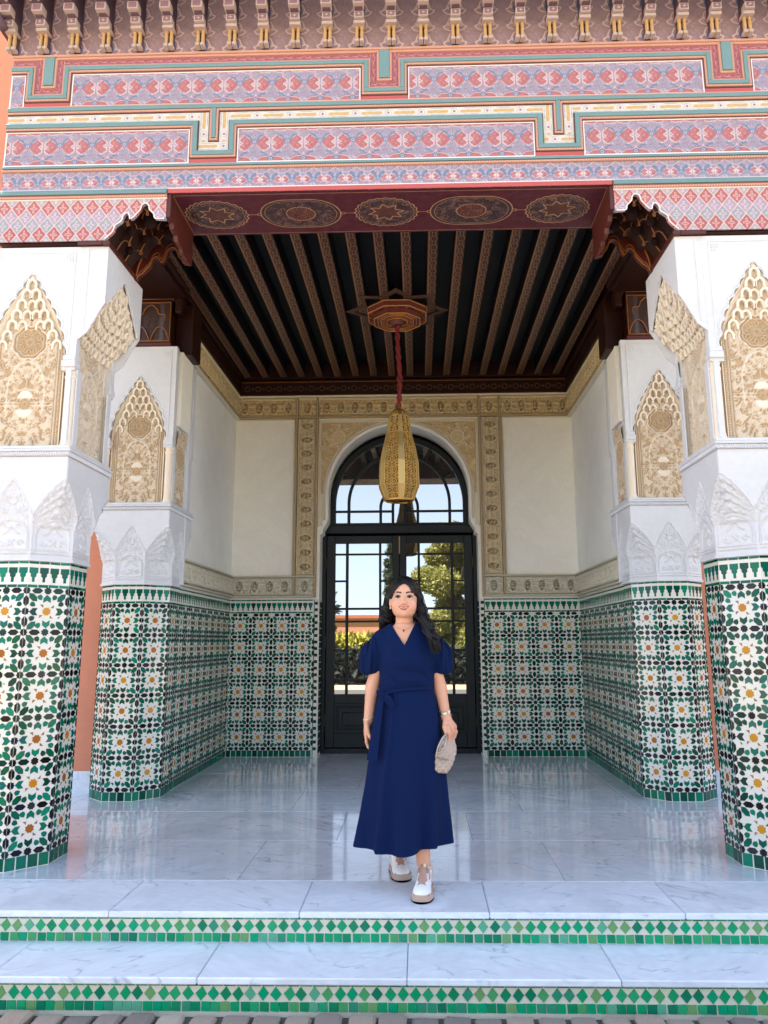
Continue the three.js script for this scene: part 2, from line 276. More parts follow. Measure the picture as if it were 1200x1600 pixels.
// ---------------------------------------------------------------- cut-tile mosaic (zellij)
const TC = 0.2355;   // one star panel
const star8 = (r, q, n = 8, a0 = Math.PI / 8) => { const o = []; for (let i = 0; i < n * 2; i++) { const a = a0 + (i * Math.PI) / n, k = i % 2 ? q : r; o.push(V2(Math.cos(a) * k, Math.sin(a) * k)); } return o; };
const hexa = (l, w) => [V2(-l, 0), V2(-l * 0.45, -w), V2(l * 0.45, -w), V2(l, 0), V2(l * 0.45, w), V2(-l * 0.45, w)];
const scl = (p, k) => p.map((q) => q.clone().multiplyScalar(k));
const ZG = (() => {
  const h = 0.0024, b = 0.0007, s = (p, x = h) => piece(scl(p, TC * 0.998), x, b);
  return {
    core: s(star8(0.108, 0.086)), tri: s([V2(-0.05, 0.03), V2(0.03, -0.045), V2(0.03, 0.03)].map((q) => q.rotateAround(V2(0, 0), 0))),
    chevron: s([V2(0, 0.408), V2(-0.088, 0.328), V2(-0.088, 0.212), V2(0, 0.266), V2(0.088, 0.212), V2(0.088, 0.328)]),
    drop: s([V2(0.305, 0), V2(0.35, -0.052), V2(0.395, -0.062), V2(0.442, -0.04), V2(0.442, 0.04), V2(0.395, 0.062), V2(0.35, 0.052)]),
    corner: s(hexa(0.14, 0.069)), edge: s(hexa(0.136, 0.067)), knot: s(star8(0.096, 0.076)), halfEdge: s([V2(-0.132, 0.005), V2(0.132, 0.005), V2(0.06, 0.068), V2(-0.06, 0.068)]), halfKnot: s(star8(0.094, 0.076, 8, 0).filter((q) => q.y > -0.001).map((q) => V2(q.x, Math.max(q.y, 0.006)))),
  };
})();
const ZC = {
  green: [[0, 84, 66], [0, 104, 84], [0, 68, 54], [0, 118, 92], [0, 80, 56], [0, 94, 84], [0, 104, 74], [0, 56, 46]].map((c) => rgb(...c)),
  dark: [[10, 11, 16], [14, 16, 20], [4, 48, 42], [10, 20, 46], [16, 22, 30], [2, 38, 36], [38, 42, 44], [8, 9, 12]].map((c) => rgb(...c)),
  teal: [[0, 58, 50], [8, 66, 60], [0, 50, 40], [30, 62, 60]].map((c) => rgb(...c)), ochre: [[182, 120, 16], [164, 98, 16], [190, 134, 34], [150, 88, 30]].map((c) => rgb(...c)), brown: [[150, 112, 70], [126, 88, 56]].map((c) => rgb(...c)), white: [[228, 228, 220]].map((c) => rgb(...c)),
};
const tileMats = {}; for (const k of Object.keys(ZC)) tileMats[k] = ZC[k].map((c) => std(c, 0.12, { specularIntensity: 0.35, bumpMap: grainBump, bumpScale: 0.0004 }));
// the pieces of one panel, centred at (0, 0): [geometry, colour family, x, y, turn]
function panelPieces(split, last) {
  const c = TC, o = [[ZG.core, 'ochre', 0, 0, 0]];
  for (let k = 0; k < 4; k++) {
    const a = (k * Math.PI) / 2, cs = Math.cos(a), sn = Math.sin(a);
    o.push([ZG.tri, 'brown', c * (-0.115 * cs - 0.135 * sn), c * (-0.115 * sn + 0.135 * cs), a], [ZG.chevron, 'green', 0, 0, a]);
    for (const s of [-1, 1]) o.push([ZG.drop, 'green', 0, 0, a + (s * 27.5 * Math.PI) / 180]);
    o.push([ZG.corner, 'green', c * 0.338 * (cs - sn), c * 0.338 * (sn + cs), a + Math.PI / 4]);
  }
  for (const s of last ? [-1, 1] : [-1]) { o.push([ZG.knot, 'dark', 0, s * c * 0.5, 0]); for (const x of [-0.25, 0.25]) o.push([ZG.edge, 'dark', c * x, s * c * 0.5, 0]); }
  if (split) for (const s of [-1, 1]) {
    for (const y of [-0.25, 0.25]) o.push([ZG.halfEdge, 'dark', s * c * 0.5, c * y, s * Math.PI / 2]);
    o.push([ZG.halfKnot, 'dark', s * c * 0.5, 0, s * Math.PI / 2]);
    for (const y of last ? [-0.5, 0.5] : [-0.5]) o.push([ZG.halfKnot, 'dark', s * c * 0.5, c * y, s * Math.PI / 2]);
  } else { for (const y of [-0.25, 0.25]) o.push([ZG.edge, 'dark', -c * 0.5, c * y, Math.PI / 2]); o.push([ZG.knot, 'dark', -c * 0.5, 0, 0], [ZG.knot, 'dark', -c * 0.5, -c * 0.5, 0]); }
  return o;
}
const Y0 = 0.087, ROWS = 6;                     // mosaic from Y0 up, six panels high
const merlon = (() => { const p = TC / 4; return piece([V2(-p * 0.42, 0), V2(p * 0.42, 0), V2(p * 0.42, -0.03), V2(p * 0.27, -0.036), V2(p * 0.27, -0.052), V2(p * 0.13, -0.058), V2(p * 0.13, -0.084), V2(-p * 0.13, -0.084), V2(-p * 0.13, -0.058), V2(-p * 0.27, -0.052), V2(-p * 0.27, -0.036), V2(-p * 0.42, -0.03)], 0.0024, 0.0008); })();
const rect = (w, h, t = 0.0026, b = 0.0012) => piece([V2(-w / 2, -h / 2), V2(w / 2, -h / 2), V2(w / 2, h / 2), V2(-w / 2, h / 2)], t, b);
const baseTile = rect(0.052, 0.066), thinTile = rect(0.055, 0.016, 0.0024, 0.0009), topTile = rect(0.055, 0.013, 0.0024, 0.0009);
// all the pieces of a strip `cols` panels wide; the frame's origin is the strip's bottom left, x along it, z out of it
function mosaicList(cols, split, R, width = cols * TC) {
  const L = [], n = Math.floor(cols), put = (g, f0, x, y, a, row, col, f = f0 === 'dark' && !split && R() < 0.5 ? 'teal' : f0) => L.push({ g, f, k: Math.floor(Math.pow(R(), 1.2) * ZC[f].length), m: new THREE.Matrix4().makeRotationFromEuler(new THREE.Euler((R() - 0.5) * 0.05, (R() - 0.5) * 0.05, a + (R() - 0.5) * 0.05, 'XYZ')).setPosition(x + (R() - 0.5) * 0.001, y + (R() - 0.5) * 0.001, -0.0001), row, col });
  for (let r = 0; r < ROWS; r++) for (let c = 0; c < n; c++) for (const [g, f, x, y, a] of panelPieces(split, r === ROWS - 1)) put(g, f, (c + 0.5) * TC + x, Y0 + (r + 0.5) * TC + y, a, r, c);
  if (!split) for (let r = 0; r < ROWS; r++) { for (const y of [0.25, 0.75]) put(ZG.edge, 'dark', n * TC, Y0 + (r + y) * TC, Math.PI / 2, r, n); put(ZG.knot, 'dark', n * TC, Y0 + (r + 0.5) * TC, 0, r, n); }
  const m = Math.round(width / (TC / 4)), p = width / m, yt = YT;
  for (let i = 0; i < m; i++) { const x = (i + 0.5) * p; put(merlon, 'green', x, yt - 0.036, 0, 9, i); put(topTile, 'green', x, yt - 0.0085, 0, 9, i); put(thinTile, 'green', x, yt - 0.142, 0, 9, i); put(baseTile, 'green', x, 0.036, 0, -1, i); }
  return L;
}
// frame from an origin, a direction along the wall and the outward normal
const frame = (o, along, out) => new THREE.Matrix4().makeBasis(along, V3(0, 1, 0), out).setPosition(o);
function mosaicStuff(parent, list, F) {
  const b = new MB(), m = new THREE.Matrix4();
  for (const t of list) b.add(t.g, m.multiplyMatrices(F, t.m), ZC[t.f][t.k]);
  return b.build(parent, 'tile_mosaic', M.tile, { kind: 'stuff' });
}

// ---------------------------------------------------------------- carved plaster: drawn as strokes, read as heights
function curl(g, x, y, r, turns, dir, a0) { g.beginPath(); for (let i = 0; i <= 30; i++) { const t = i / 30, a = a0 + dir * t * turns * 6.283, q = r * (1 - t * 0.85); g[i ? 'lineTo' : 'moveTo'](x + Math.cos(a) * q, y + Math.sin(a) * q); } g.stroke(); }
function arabesque(g, w, h, n, R, size, mirror = true) {
  for (let i = 0; i < n; i++) {
    const x = R() * w * (mirror ? 0.5 : 1), y = R() * h, r = size * (0.6 + R() * 0.8), d = R() < 0.5 ? 1 : -1, a = R() * 6.28, t = 1 + R() * 0.8;
    curl(g, x, y, r, t, d, a); if (mirror) curl(g, w - x, y, r, t, -d, Math.PI - a);
    g.beginPath(); g.ellipse(x + Math.cos(a) * r * 1.2, y + Math.sin(a) * r * 1.2, r * 0.5, r * 0.24, a, 0, 7); g.fill();
    if (mirror) { g.beginPath(); g.ellipse(w - x - Math.cos(a) * r * 1.2, y + Math.sin(a) * r * 1.2, r * 0.5, r * 0.24, -a, 0, 7); g.fill(); }
  }
}
// horizontal carved band with a row of knobbed wreaths; 1 pixel = 2 mm
const BANDPX = 500;
function bandField(period, hgt, seed) {
  const w = Math.round(period * BANDPX), h = Math.round(hgt * BANDPX), [c, g] = canvas(w * 3, h), R = rng(seed);
  g.fillStyle = '#280000'; g.fillRect(0, 0, w * 3, h);
  for (let k = -1; k < 4; k++) { g.save(); g.translate(k * w, 0); const R2 = rng(seed); g.strokeStyle = 'rgb(200,130,0)'; g.fillStyle = 'rgb(200,120,0)'; g.lineWidth = 2.6; arabesque(g, w, h, 26, R2, h * 0.075);
    g.fillStyle = '#000'; g.beginPath(); g.ellipse(w / 2, h * 0.5, h * 0.21, h * 0.30, 0, 0, 7); g.fill();
    g.strokeStyle = 'rgb(255,200,0)'; g.lineWidth = 3; g.beginPath(); g.ellipse(w / 2, h * 0.5, h * 0.12, h * 0.19, 0, 0.6, 5.7); g.stroke(); g.fillStyle = 'rgb(255,255,0)'; g.beginPath(); g.arc(w / 2, h * 0.45, h * 0.055, 0, 7); g.fill();
    g.fillStyle = 'rgb(215,90,0)'; g.beginPath(); g.ellipse(w / 2, h * 0.63, h * 0.05, h * 0.09, 0, 0, 7); g.fill();
    g.strokeStyle = 'rgb(235,160,0)'; g.lineWidth = 2.4; g.beginPath(); for (let i = 0; i <= 24; i++) { const x = (i / 24) * w, y = h * (0.5 - 0.40 * Math.cos((i / 24) * 6.283)); g[i ? 'lineTo' : 'moveTo'](x, y); } g.stroke(); g.beginPath(); for (let i = 0; i <= 24; i++) { const x = (i / 24) * w, y = h * (0.5 + 0.40 * Math.cos((i / 24) * 6.283)); g[i ? 'lineTo' : 'moveTo'](x, y); } g.stroke();
    g.restore(); }
  g.fillStyle = 'rgb(200,200,0)'; g.fillRect(0, 0, w * 3, 5); g.fillRect(0, h - 5, w * 3, 5); g.fillStyle = '#000'; g.fillRect(0, 5, w * 3, 3); g.fillRect(0, h - 8, w * 3, 3);
  return { f: field(c, 1), w, h };
}
const BF = bandField(0.16, 0.19, 3);
function bandGeo(len, hgt, tan, cream, phase = 0) {
  const n = Math.max(1, Math.round(len / 0.16)), k = n * 0.16 / len;
  const s = (x, y) => [BF.w + (((x + len / 2) * k * BANDPX + phase * BF.w) % BF.w), BF.h - 1 - (y / hgt) * (BF.h - 1)];
  return relief(len, hgt, 0.0052, (x, y) => { const v = BF.f.height(...s(x, y)); return 0.02 * v - 0.03 * sstep(0.1 - v, 0, 0.07); }, (x, y) => tan.clone().lerp(cream, clamp(BF.f.mask(...s(x, y)), 0, 1) * 0.7));
}
const TAN = rgb(200, 172, 124), CREAM = rgb(238, 224, 188), GREY1 = rgb(200, 192, 168), GREY2 = rgb(224, 220, 202);
function mould(b, x0, x1, y0, y1, z0, z1, color) { b.add(box(x0, x1, y0, y1, z0, z1, Math.min(0.003, (y1 - y0) / 4, (x1 - x0) / 4)), null, color); }

// ---------------------------------------------------------------- back wall with the door opening
const YF0 = 3.743, YF1 = 4.012, YD0 = 1.690, YD1 = 1.930;          // carved bands: upper and lower
const ARC = { r: 0.80, y: 2.86, half: 0.885, spring: 2.46 };
function archPath(sh, r, yc, half, y0, ys, cx = XC, rev = false) {   // an opening: straight jambs, a corbel step, stilted round arch
  const pts = [V2(cx - half, y0), V2(cx - half, ys - 0.07), V2(cx - half + 0.03, ys - 0.05), V2(cx - half + 0.03, ys - 0.01), V2(cx - r - 0.012, ys + 0.06), V2(cx - r, ys + 0.1)];
  for (let i = 0; i <= 40; i++) { const a = Math.PI - (i / 40) * Math.PI; pts.push(V2(cx + Math.cos(a) * r, yc + Math.sin(a) * r)); }
  pts.push(V2(cx + r, ys + 0.1), V2(cx + r + 0.012, ys + 0.06), V2(cx + half - 0.03, ys - 0.01), V2(cx + half - 0.03, ys - 0.05), V2(cx + half, ys - 0.07), V2(cx + half, y0));
  return pts;
}
{
  const wall = thing('back_wall', 'rear wall of the porch with tiled dado, carved plaster bands and arched door opening', 'wall');
  const sh = new THREE.Shape([V2(-2.05, -0.02), V2(XC - ARC.half, -0.02), ...archPath(null, ARC.r, ARC.y, ARC.half, -0.02, ARC.spring), V2(XC + ARC.half, -0.02), V2(2.05, -0.02), V2(2.05, 4.6), V2(-2.05, 4.6)].filter((p, i, a) => !i || p.distanceTo(a[i - 1]) > 1e-5));
  part(wall, 'plaster', extrude(sh, 0.36).translate(0, 0, ZB - 0.36), M.plasterCream);
  // tiled dado either side of the door
  const R = rng(11);
  for (const s of [-1, 1]) {
    const x0 = s < 0 ? -XB : XC + ARC.half + 0.005, x1 = s < 0 ? XC - ARC.half - 0.005 : XB, edge = 0.05;
    part(wall, 'tile_backing', box(x0, x1, 0, YT, ZB, ZB + 0.014), M.tileWhite);
    const L = mosaicList(4, false, R, x1 - x0 - edge), off = s < 0 ? x0 + 0.005 : x0 + edge;
    mosaicStuff(wall, L, new THREE.Matrix4().makeScale((x1 - x0 - edge - 0.008) / (4 * TC), 1, 1).setPosition(off, 0, ZB + 0.014));
    const e = new MB(), xe = s < 0 ? x1 - 0.024 : x0 + 0.024;      // chequered edge strip next to the door
    for (let i = 0; i < 46; i++) if (i % 2) e.add(rect(0.034, 0.032), T(xe, 0.05 + i * 0.035, ZB + 0.014), ZC.dark[i % 6].clone().lerp(ZC.green[2], 0.4));
    e.add(rect(0.008, YT), T(xe + s * 0.022, YT / 2, ZB + 0.014), ZC.green[0]);
    e.build(wall, 'edge_tiles', M.tile, { kind: 'stuff' });
    // dark tiles on the door jamb
    const j = new MB(), xj = XC + s * ARC.half; for (let i = 0; i < 22; i++) for (let k = 0; k < 3; k++) j.add(rect(0.07, 0.066), new THREE.Matrix4().makeRotationY(-s * Math.PI / 2).setPosition(xj, 0.06 + i * 0.074, ZB - 0.06 - k * 0.078), ZC[(i + k) % 3 ? 'dark' : 'green'][(i * 3 + k) % 6]);
    j.build(wall, 'jamb_tiles', M.tile, { kind: 'stuff' });
  }
  // carved bands, upper and lower, and the two uprights
  const z = ZB + 0.031, band = (len, h, x, y, c1, c2, rot) => { const p = part(wall, 'carved_band', bandGeo(len, h, c1, c2), M.carved, { pos: [x, y, z] }); if (rot) { p.rotation.z = rot; } return p; };
  const xi = 0.93, xo = 1.165, q = 0.024;
  band(xo - xi - 2 * q, YF1 - YF0 - 0.075, XC - (xi + xo) / 2, (YF0 + YF1) / 2 - 0.01, TAN, CREAM); band(xo - xi - 2 * q, YF1 - YF0 - 0.075, XC + (xi + xo) / 2, (YF0 + YF1) / 2 - 0.01, TAN, CREAM);
  band(2 * xi - 2 * q, YF1 - YF0 - 0.075, XC, (YF0 + YF1) / 2 - 0.01, TAN, CREAM);
  for (const s of [-1, 1]) {
    const a = XC + s * xo, b = s * XB, mid = (a + b) / 2, len = Math.abs(b - a) - 0.03;
    band(len, YF1 - YF0 - 0.075, mid, (YF0 + YF1) / 2 - 0.01, TAN, CREAM); band(len, YD1 - YD0 - 0.06, mid, (YD0 + YD1) / 2, GREY1, GREY2);
    band(xo - xi - 2 * q, YD1 - YD0 - 0.06, XC + s * (xi + xo) / 2, (YD0 + YD1) / 2, GREY1, GREY2);
    const up = band(YF0 - YD1 - 0.03, xo - xi - 2 * q, XC + s * (xi + xo) / 2, (YF0 + YD1) / 2, TAN.clone().lerp(GREY1, 0.35), CREAM, Math.PI / 2);
  }
  const t = new MB(), tc = TAN.clone().multiplyScalar(0.82), cc = rgb(224, 214, 188);
  for (const [y0, y1] of [[YF1 - 0.022, YF1], [YF0, YF0 + 0.02]]) mould(t, -XB, XB, y0, y1, ZB, ZB + 0.05, y0 > 3.9 ? CREAM : tc);
  for (const s of [-1, 1]) {
    for (const x of [xi, xo]) mould(t, XC + s * x - 0.011, XC + s * x + 0.011, YD0, YF1 - 0.022, ZB, ZB + 0.048, tc);
    for (const [y0, y1] of [[YD0, YD0 + 0.02], [YD1 - 0.02, YD1]]) mould(t, s < 0 ? -XB : XC + xi + 0.012, s < 0 ? XC - xi - 0.012 : XB, y0, y1, ZB, ZB + 0.049, GREY1);
    mould(t, XC + s * 0.905 - 0.012, XC + s * 0.905 + 0.012, ARC.spring + 0.02, YF0 - 0.03, ZB, ZB + 0.018, cc);
    for (const [a, b] of [[XC + s * xo, s * XB]]) { const x0 = Math.min(a, b), x1 = Math.max(a, b); mould(t, x0 + 0.02, x1 - 0.004, YF0 - 0.02, YF0 - 0.004, ZB, ZB + 0.012, cc); mould(t, s < 0 ? x1 - 0.034 : x0 + 0.022, s < 0 ? x1 - 0.022 : x0 + 0.034, YD1 + 0.004, YF0 - 0.022, ZB, ZB + 0.012, cc); }
  }
  mould(t, XC - 0.917, XC + 0.917, YF0 - 0.05, YF0 - 0.02, ZB, ZB + 0.018, cc);
  t.build(wall, 'moulding', M.carved);
  // carved spandrels over the arch with a star in each corner
  const r0 = ARC.r + 0.055, yb = 2.86, yt = YF0 - 0.055, W2 = 0.885;
  {
    const S = 400, w = Math.round(2 * W2 * S), h = Math.round((yt - yb) * S), [c, g] = canvas(w, h), R2 = rng(21);
    g.fillStyle = '#300000'; g.fillRect(0, 0, w, h); g.strokeStyle = 'rgb(200,130,0)'; g.fillStyle = 'rgb(200,120,0)'; g.lineWidth = 2.6; arabesque(g, w, h, 330, R2, 10);
    for (const s of [0.115, 0.885]) {
      const x = w * s, y = h * 0.20, r = 0.072 * S; g.fillStyle = '#000'; g.strokeStyle = 'rgb(255,230,0)'; g.lineWidth = 3.4;
      for (let i = 0; i < 8; i++) { const a = (i * Math.PI) / 4; g.beginPath(); g.moveTo(x + Math.cos(a - 0.38) * r, y + Math.sin(a - 0.38) * r); g.lineTo(x + Math.cos(a) * r * 1.9, y + Math.sin(a) * r * 1.9); g.lineTo(x + Math.cos(a + 0.38) * r, y + Math.sin(a + 0.38) * r); g.stroke(); g.fillStyle = 'rgb(255,220,0)'; g.beginPath(); g.arc(x + Math.cos(a) * r * 2, y + Math.sin(a) * r * 2, 5, 0, 7); g.fill(); }
      g.fillStyle = 'rgb(110,100,0)'; g.beginPath(); g.arc(x, y, r, 0, 7); g.fill(); g.lineWidth = 5; g.stroke(); g.lineWidth = 2.4; g.strokeStyle = 'rgb(210,120,0)'; for (let i = 0; i < 10; i++) { const a = i * 0.628; curl(g, x + Math.cos(a) * r * 0.55, y + Math.sin(a) * r * 0.55, r * 0.3, 1, 1, a); }
    }
    const F = field(c, 1), px = (x, y) => [(x + W2) * S, h - 1 - y * S];
    const G = relief(2 * W2, yt - yb, 0.0062, (x, y) => { const d = Math.hypot(x, y + yb - ARC.y); return d < r0 ? -0.02 : 0.019 * F.height(...px(x, y)) + 0.002; }, (x, y) => TAN.clone().lerp(CREAM, clamp(F.mask(...px(x, y)), 0, 1) * 0.9));
    // drop the triangles inside the arch
    const P = G.attributes.position, I = []; for (let i = 0; i < G.index.count; i += 3) { const ids = [0, 1, 2].map((k) => G.index.getX(i + k)); if (ids.every((j) => Math.hypot(P.getX(j), P.getY(j) + (yb + yt) / 2 - ARC.y) > r0 - 0.006)) I.push(...ids); } G.setIndex(I);
    part(wall, 'spandrel', G, M.carved, { pos: [XC, (yb + yt) / 2, ZB + 0.002] });
  }
  // raised edge that follows the arch
  const am = new MB();
  for (const [rr, th, c] of [[ARC.r + 0.047, 0.011, cc], [ARC.r + 0.012, 0.024, rgb(244, 240, 230)]]) { const pts = []; pts.push(V3(XC - rr, ARC.spring + 0.1, 0)); for (let i = 0; i <= 36; i++) { const a = Math.PI - (i / 36) * Math.PI; pts.push(V3(XC + Math.cos(a) * rr, ARC.y + Math.sin(a) * rr, 0)); } pts.push(V3(XC + rr, ARC.spring + 0.1, 0)); am.add(tube(pts, th, 8, false, 90), T(0, 0, ZB + 0.004), c); }
  for (const s of [-1, 1]) am.add(box(Math.min(XC + s * (ARC.r + 0.06), XC + s * 0.893), Math.max(XC + s * (ARC.r + 0.06), XC + s * 0.893), ARC.spring + 0.03, 2.862, ZB, ZB + 0.006), null, cc);
  am.build(wall, 'arch_moulding', M.carved);
}

// ---------------------------------------------------------------- side walls between the rear pillars and the back wall
for (const s of [-1, 1]) {
  const w = thing('side_wall', s < 0 ? 'left side wall of the porch, tiled below and grey plaster above' : 'right side wall of the porch, tiled below and grey plaster above', 'wall');
  const z0 = ZB, z1 = -2.0, X = s * XB, len = z1 - z0;
  part(w, 'plaster', box(Math.min(X, X + s * 0.12), Math.max(X, X + s * 0.12), -0.02, 4.6, z0 - 0.2, z1), M.plasterGrey);
  part(w, 'tile_backing', box(Math.min(X, X - s * 0.014), Math.max(X, X - s * 0.014), 0, YT, z0 + 0.014, z1), M.tileWhite);
  const F = frame(V3(X - s * 0.014, 0, s < 0 ? z1 : z0), V3(0, 0, s < 0 ? -1 : 1), V3(-s, 0, 0));
  F.multiply(T((len - 8 * TC - 0.014) / 2 + (s < 0 ? 0 : 0.014), 0, 0));
  mosaicStuff(w, mosaicList(8, false, rng(30 + s), 8 * TC), F);
  for (const [y0, y1, c1, c2] of [[YF0, YF1, TAN, CREAM], [YD0, YD1, GREY1, GREY2]]) {
    const p = part(w, 'carved_band', bandGeo(len - 0.02, y1 - y0 - 0.06, c1, c2), M.carved, { pos: [X - s * 0.031, (y0 + y1) / 2, (z0 + z1) / 2] }); p.rotation.y = -s * Math.PI / 2;
  }
  const t = new MB(); for (const [y0, y1, c] of [[YF1 - 0.022, YF1, CREAM], [YF0, YF0 + 0.02, TAN], [YF0 - 0.02, YF0 - 0.004, rgb(214, 208, 190)], [YD0, YD0 + 0.02, GREY1], [YD1 - 0.02, YD1, GREY1]]) mould(t, Math.min(X, X - s * 0.049), Math.max(X, X - s * 0.049), y0, y1, z0 + 0.052, z1, c);
  t.build(w, 'moulding', M.carved);
  part(w, 'white_strip', box(Math.min(s * 1.868, s * 1.945), Math.max(s * 1.868, s * 1.945), 1.69, 4.012, -2.03, -1.9995, 0.004), M.plaster);
}

// ---------------------------------------------------------------- orange house front left and right of the porch, on a white plinth
for (const s of [-1, 1]) {
  const o = thing('orange_wall', s < 0 ? 'orange plastered house wall on a white plinth left of the porch' : 'orange plastered house wall on a white plinth right of the porch', 'wall');
  const a = s * (XB + 0.14), b = s * 12; part(o, 'plaster', box(Math.min(a, b), Math.max(a, b), -0.35, 8.8, -2.35, -1.98), M.orange);
  part(o, 'plinth', box(Math.min(a, b), Math.max(a, b), -0.02, 0.17, -1.98, -1.95, 0.006), M.marbleMatt);
}
{
  const h = thing('house_block', 'upper storey and roof of the orange house behind the porch', 'house');
  part(h, 'upper_wall', box(-2.068, 2.068, 5.9, 8.8, -2.35, -1.985), M.orange); part(h, 'roof', box(-12, 12, 8.8, 9.0, -12, -1.7), M.orange); part(h, 'rear_wall', box(-12, 12, -0.3, 8.8, -12, -11.8), M.orange);
  for (const s of [-1, 1]) part(h, 'end_wall', box(s < 0 ? -12.2 : 12, s < 0 ? -12 : 12.2, -0.3, 8.8, -12, -1.9), M.orange);
}

// ---------------------------------------------------------------- double door and fanlight
{
  const d = thing('double_door', 'dark grey glazed double door with arched fanlight at the back of the porch', 'door'), z = ZB - 0.29, DW = M.doorWood;
  const xl = XC - 0.84, xr = XC + 0.84, top = 2.41;
  const fr = new MB(); for (const s of [-1, 1]) fr.add(box(s < 0 ? XC - ARC.half : xr, s < 0 ? xl : XC + ARC.half, 0, 2.43, z - 0.05, z + 0.05, 0.005)); fr.add(box(XC - ARC.half, XC + ARC.half, 2.43, 2.53, z - 0.05, z + 0.075, 0.008)); fr.add(box(XC - ARC.half, XC + ARC.half, 0, 0.055, z - 0.06, z + 0.045, 0.004));
  fr.build(d, 'frame', DW);
  const C = [[0.118, 0.262], [0.30, 0.72], [0.753, 0.907]], Yz = (yz) => top * (1 - (yz - 75) / 1450);
  for (const s of [-1, 1]) {
    const x0 = s < 0 ? xl + 0.004 : XC + 0.003, w = 0.833, X = (f) => (s < 0 ? x0 + f * w : x0 + w - f * w), leaf = new MB(), span = (f0, f1) => [Math.min(X(f0), X(f1)), Math.max(X(f0), X(f1))];
    const add = (f0, f1, y0, y1, t = 0.024, b = 0.004) => { const [a, c] = span(f0, f1); leaf.add(box(a, c, y0, y1, z - t, z + t, b)); };
    const yb = Yz(1145), yt = Yz(128);
    add(0, 0.118, 0.06, top); add(0.907, 1, 0.06, top); add(0.118, 0.907, yt, top); add(0.118, 0.907, 0.06, Yz(1395)); add(0.118, 0.907, Yz(1205), yb);
    for (const [a, b] of [[0.262, 0.30], [0.72, 0.753]]) add(a, b, yb, yt, 0.019, 0.005);
    const rowsN = [[128, 197], [210, 382], [395, 570], [585, 657], [670, 850], [865, 1047], [1060, 1145]], rowsW = [[128, 197], [210, 570], [585, 657], [670, 1047], [1060, 1145]];
    C.forEach(([a, b], ci) => { const rows = ci === 1 ? rowsW : rowsN; for (let i = 0; i + 1 < rows.length; i++) add(a, b, Yz(rows[i + 1][0]), Yz(rows[i][1]), 0.0175, 0.005); });
    { const [a, c] = span(0.118, 0.907); leaf.add(box(a, c, Yz(1395), Yz(1205), z - 0.012, z + 0.006)); const mw = 0.02; for (const [u, v, e, f] of [[a + 0.03, c - 0.03, Yz(1235), Yz(1235) + mw], [a + 0.03, c - 0.03, Yz(1375), Yz(1375) + mw]]) leaf.add(box(u, v, e, f, z + 0.006, z + 0.018, 0.005)); for (const u of [a + 0.03, c - 0.03 - mw]) leaf.add(box(u, u + mw, Yz(1375) + mw, Yz(1235), z + 0.006, z + 0.018, 0.005)); leaf.add(box(a + 0.09, c - 0.09, Yz(1350), Yz(1262), z + 0.006, z + 0.014, 0.007)); }
    const L = leaf.build(d, 'door_leaf', DW);
    C.forEach(([a, b], ci) => { for (const [y1, y0] of ci === 1 ? rowsW : rowsN) { const [u, v] = span(a, b); part(L, 'pane', box(u, v, Yz(y0), Yz(y1), z - 0.006, z - 0.001), M.glass); } });
    for (const y of [0.35, 1.2, 2.1]) part(L, 'hinge', new THREE.CylinderGeometry(0.008, 0.008, 0.13, 8), M.brassPin, { pos: [s < 0 ? xl - 0.004 : xr + 0.004, y, z + 0.034] });
    part(L, 'handle', tube([V3(X(0.95), 1.12, z + 0.024), V3(X(0.95), 1.12, z + 0.07), V3(X(0.95) - s * -0.1, 1.12, z + 0.072)], 0.009, 8), DW);
  }
  part(d, 'bolt', new THREE.CylinderGeometry(0.007, 0.007, 0.2, 8), M.brassPin, { pos: [XC, 2.3, z + 0.03] });
  // fanlight: outer frame, three nested arches, a cross bar
  const fan = new MB(), y0 = 2.53, yc = 2.79, yc2 = 2.74, ring = (r0, r1, t, c = yc) => { const sh = new THREE.Shape(), hole = []; sh.moveTo(XC - r1, y0); sh.lineTo(XC - r1, c); sh.absarc(XC, c, r1, Math.PI, 0, true); sh.lineTo(XC + r1, y0); sh.lineTo(XC + r0, y0); sh.lineTo(XC + r0, c); sh.absarc(XC, c, r0, 0, Math.PI, false); sh.lineTo(XC - r0, y0); fan.add(extrude(sh, 2 * t, 0.004, { curveSegments: 28 }).translate(0, 0, z - t)); };
  ring(0.745, 0.80, 0.04); ring(0.575, 0.60, 0.017); ring(0.205, 0.228, 0.017, yc2); ring(0.062, 0.085, 0.017, yc2 + 0.02);
  for (const [a, b] of [[-0.745, -0.60], [-0.575, -0.228], [-0.205, -0.085], [0.085, 0.205], [0.228, 0.575], [0.60, 0.745]]) fan.add(box(XC + a, XC + b, 2.685, 2.71, z - 0.016, z + 0.016, 0.003));
  for (const a of [30, 60, 90, 120, 150]) { const t = (a * Math.PI) / 180; for (const [r0, r1] of [[0.60, 0.745]]) { const g = box(r0, r1, -0.011, 0.011, -0.015, 0.015, 0.003).rotateZ(t).translate(XC, yc, z); fan.add(g); } }
  fan.add(box(XC - 0.8, XC + 0.8, y0, y0 + 0.03, z - 0.03, z + 0.03, 0.004));
  const Fl = fan.build(d, 'fanlight', DW);
  const gl = new THREE.Shape(); gl.moveTo(XC - 0.75, y0); gl.lineTo(XC - 0.75, yc); gl.absarc(XC, yc, 0.75, Math.PI, 0, true); gl.lineTo(XC + 0.75, y0); part(Fl, 'pane', extrude(gl, 0.004).translate(0, 0, z - 0.008), M.glass);
  part(d, 'dark_lining', box(XC - 1, XC + 1, 0, 3.8, z - 0.4, z - 0.3), std([12, 12, 12], 0.9));
}

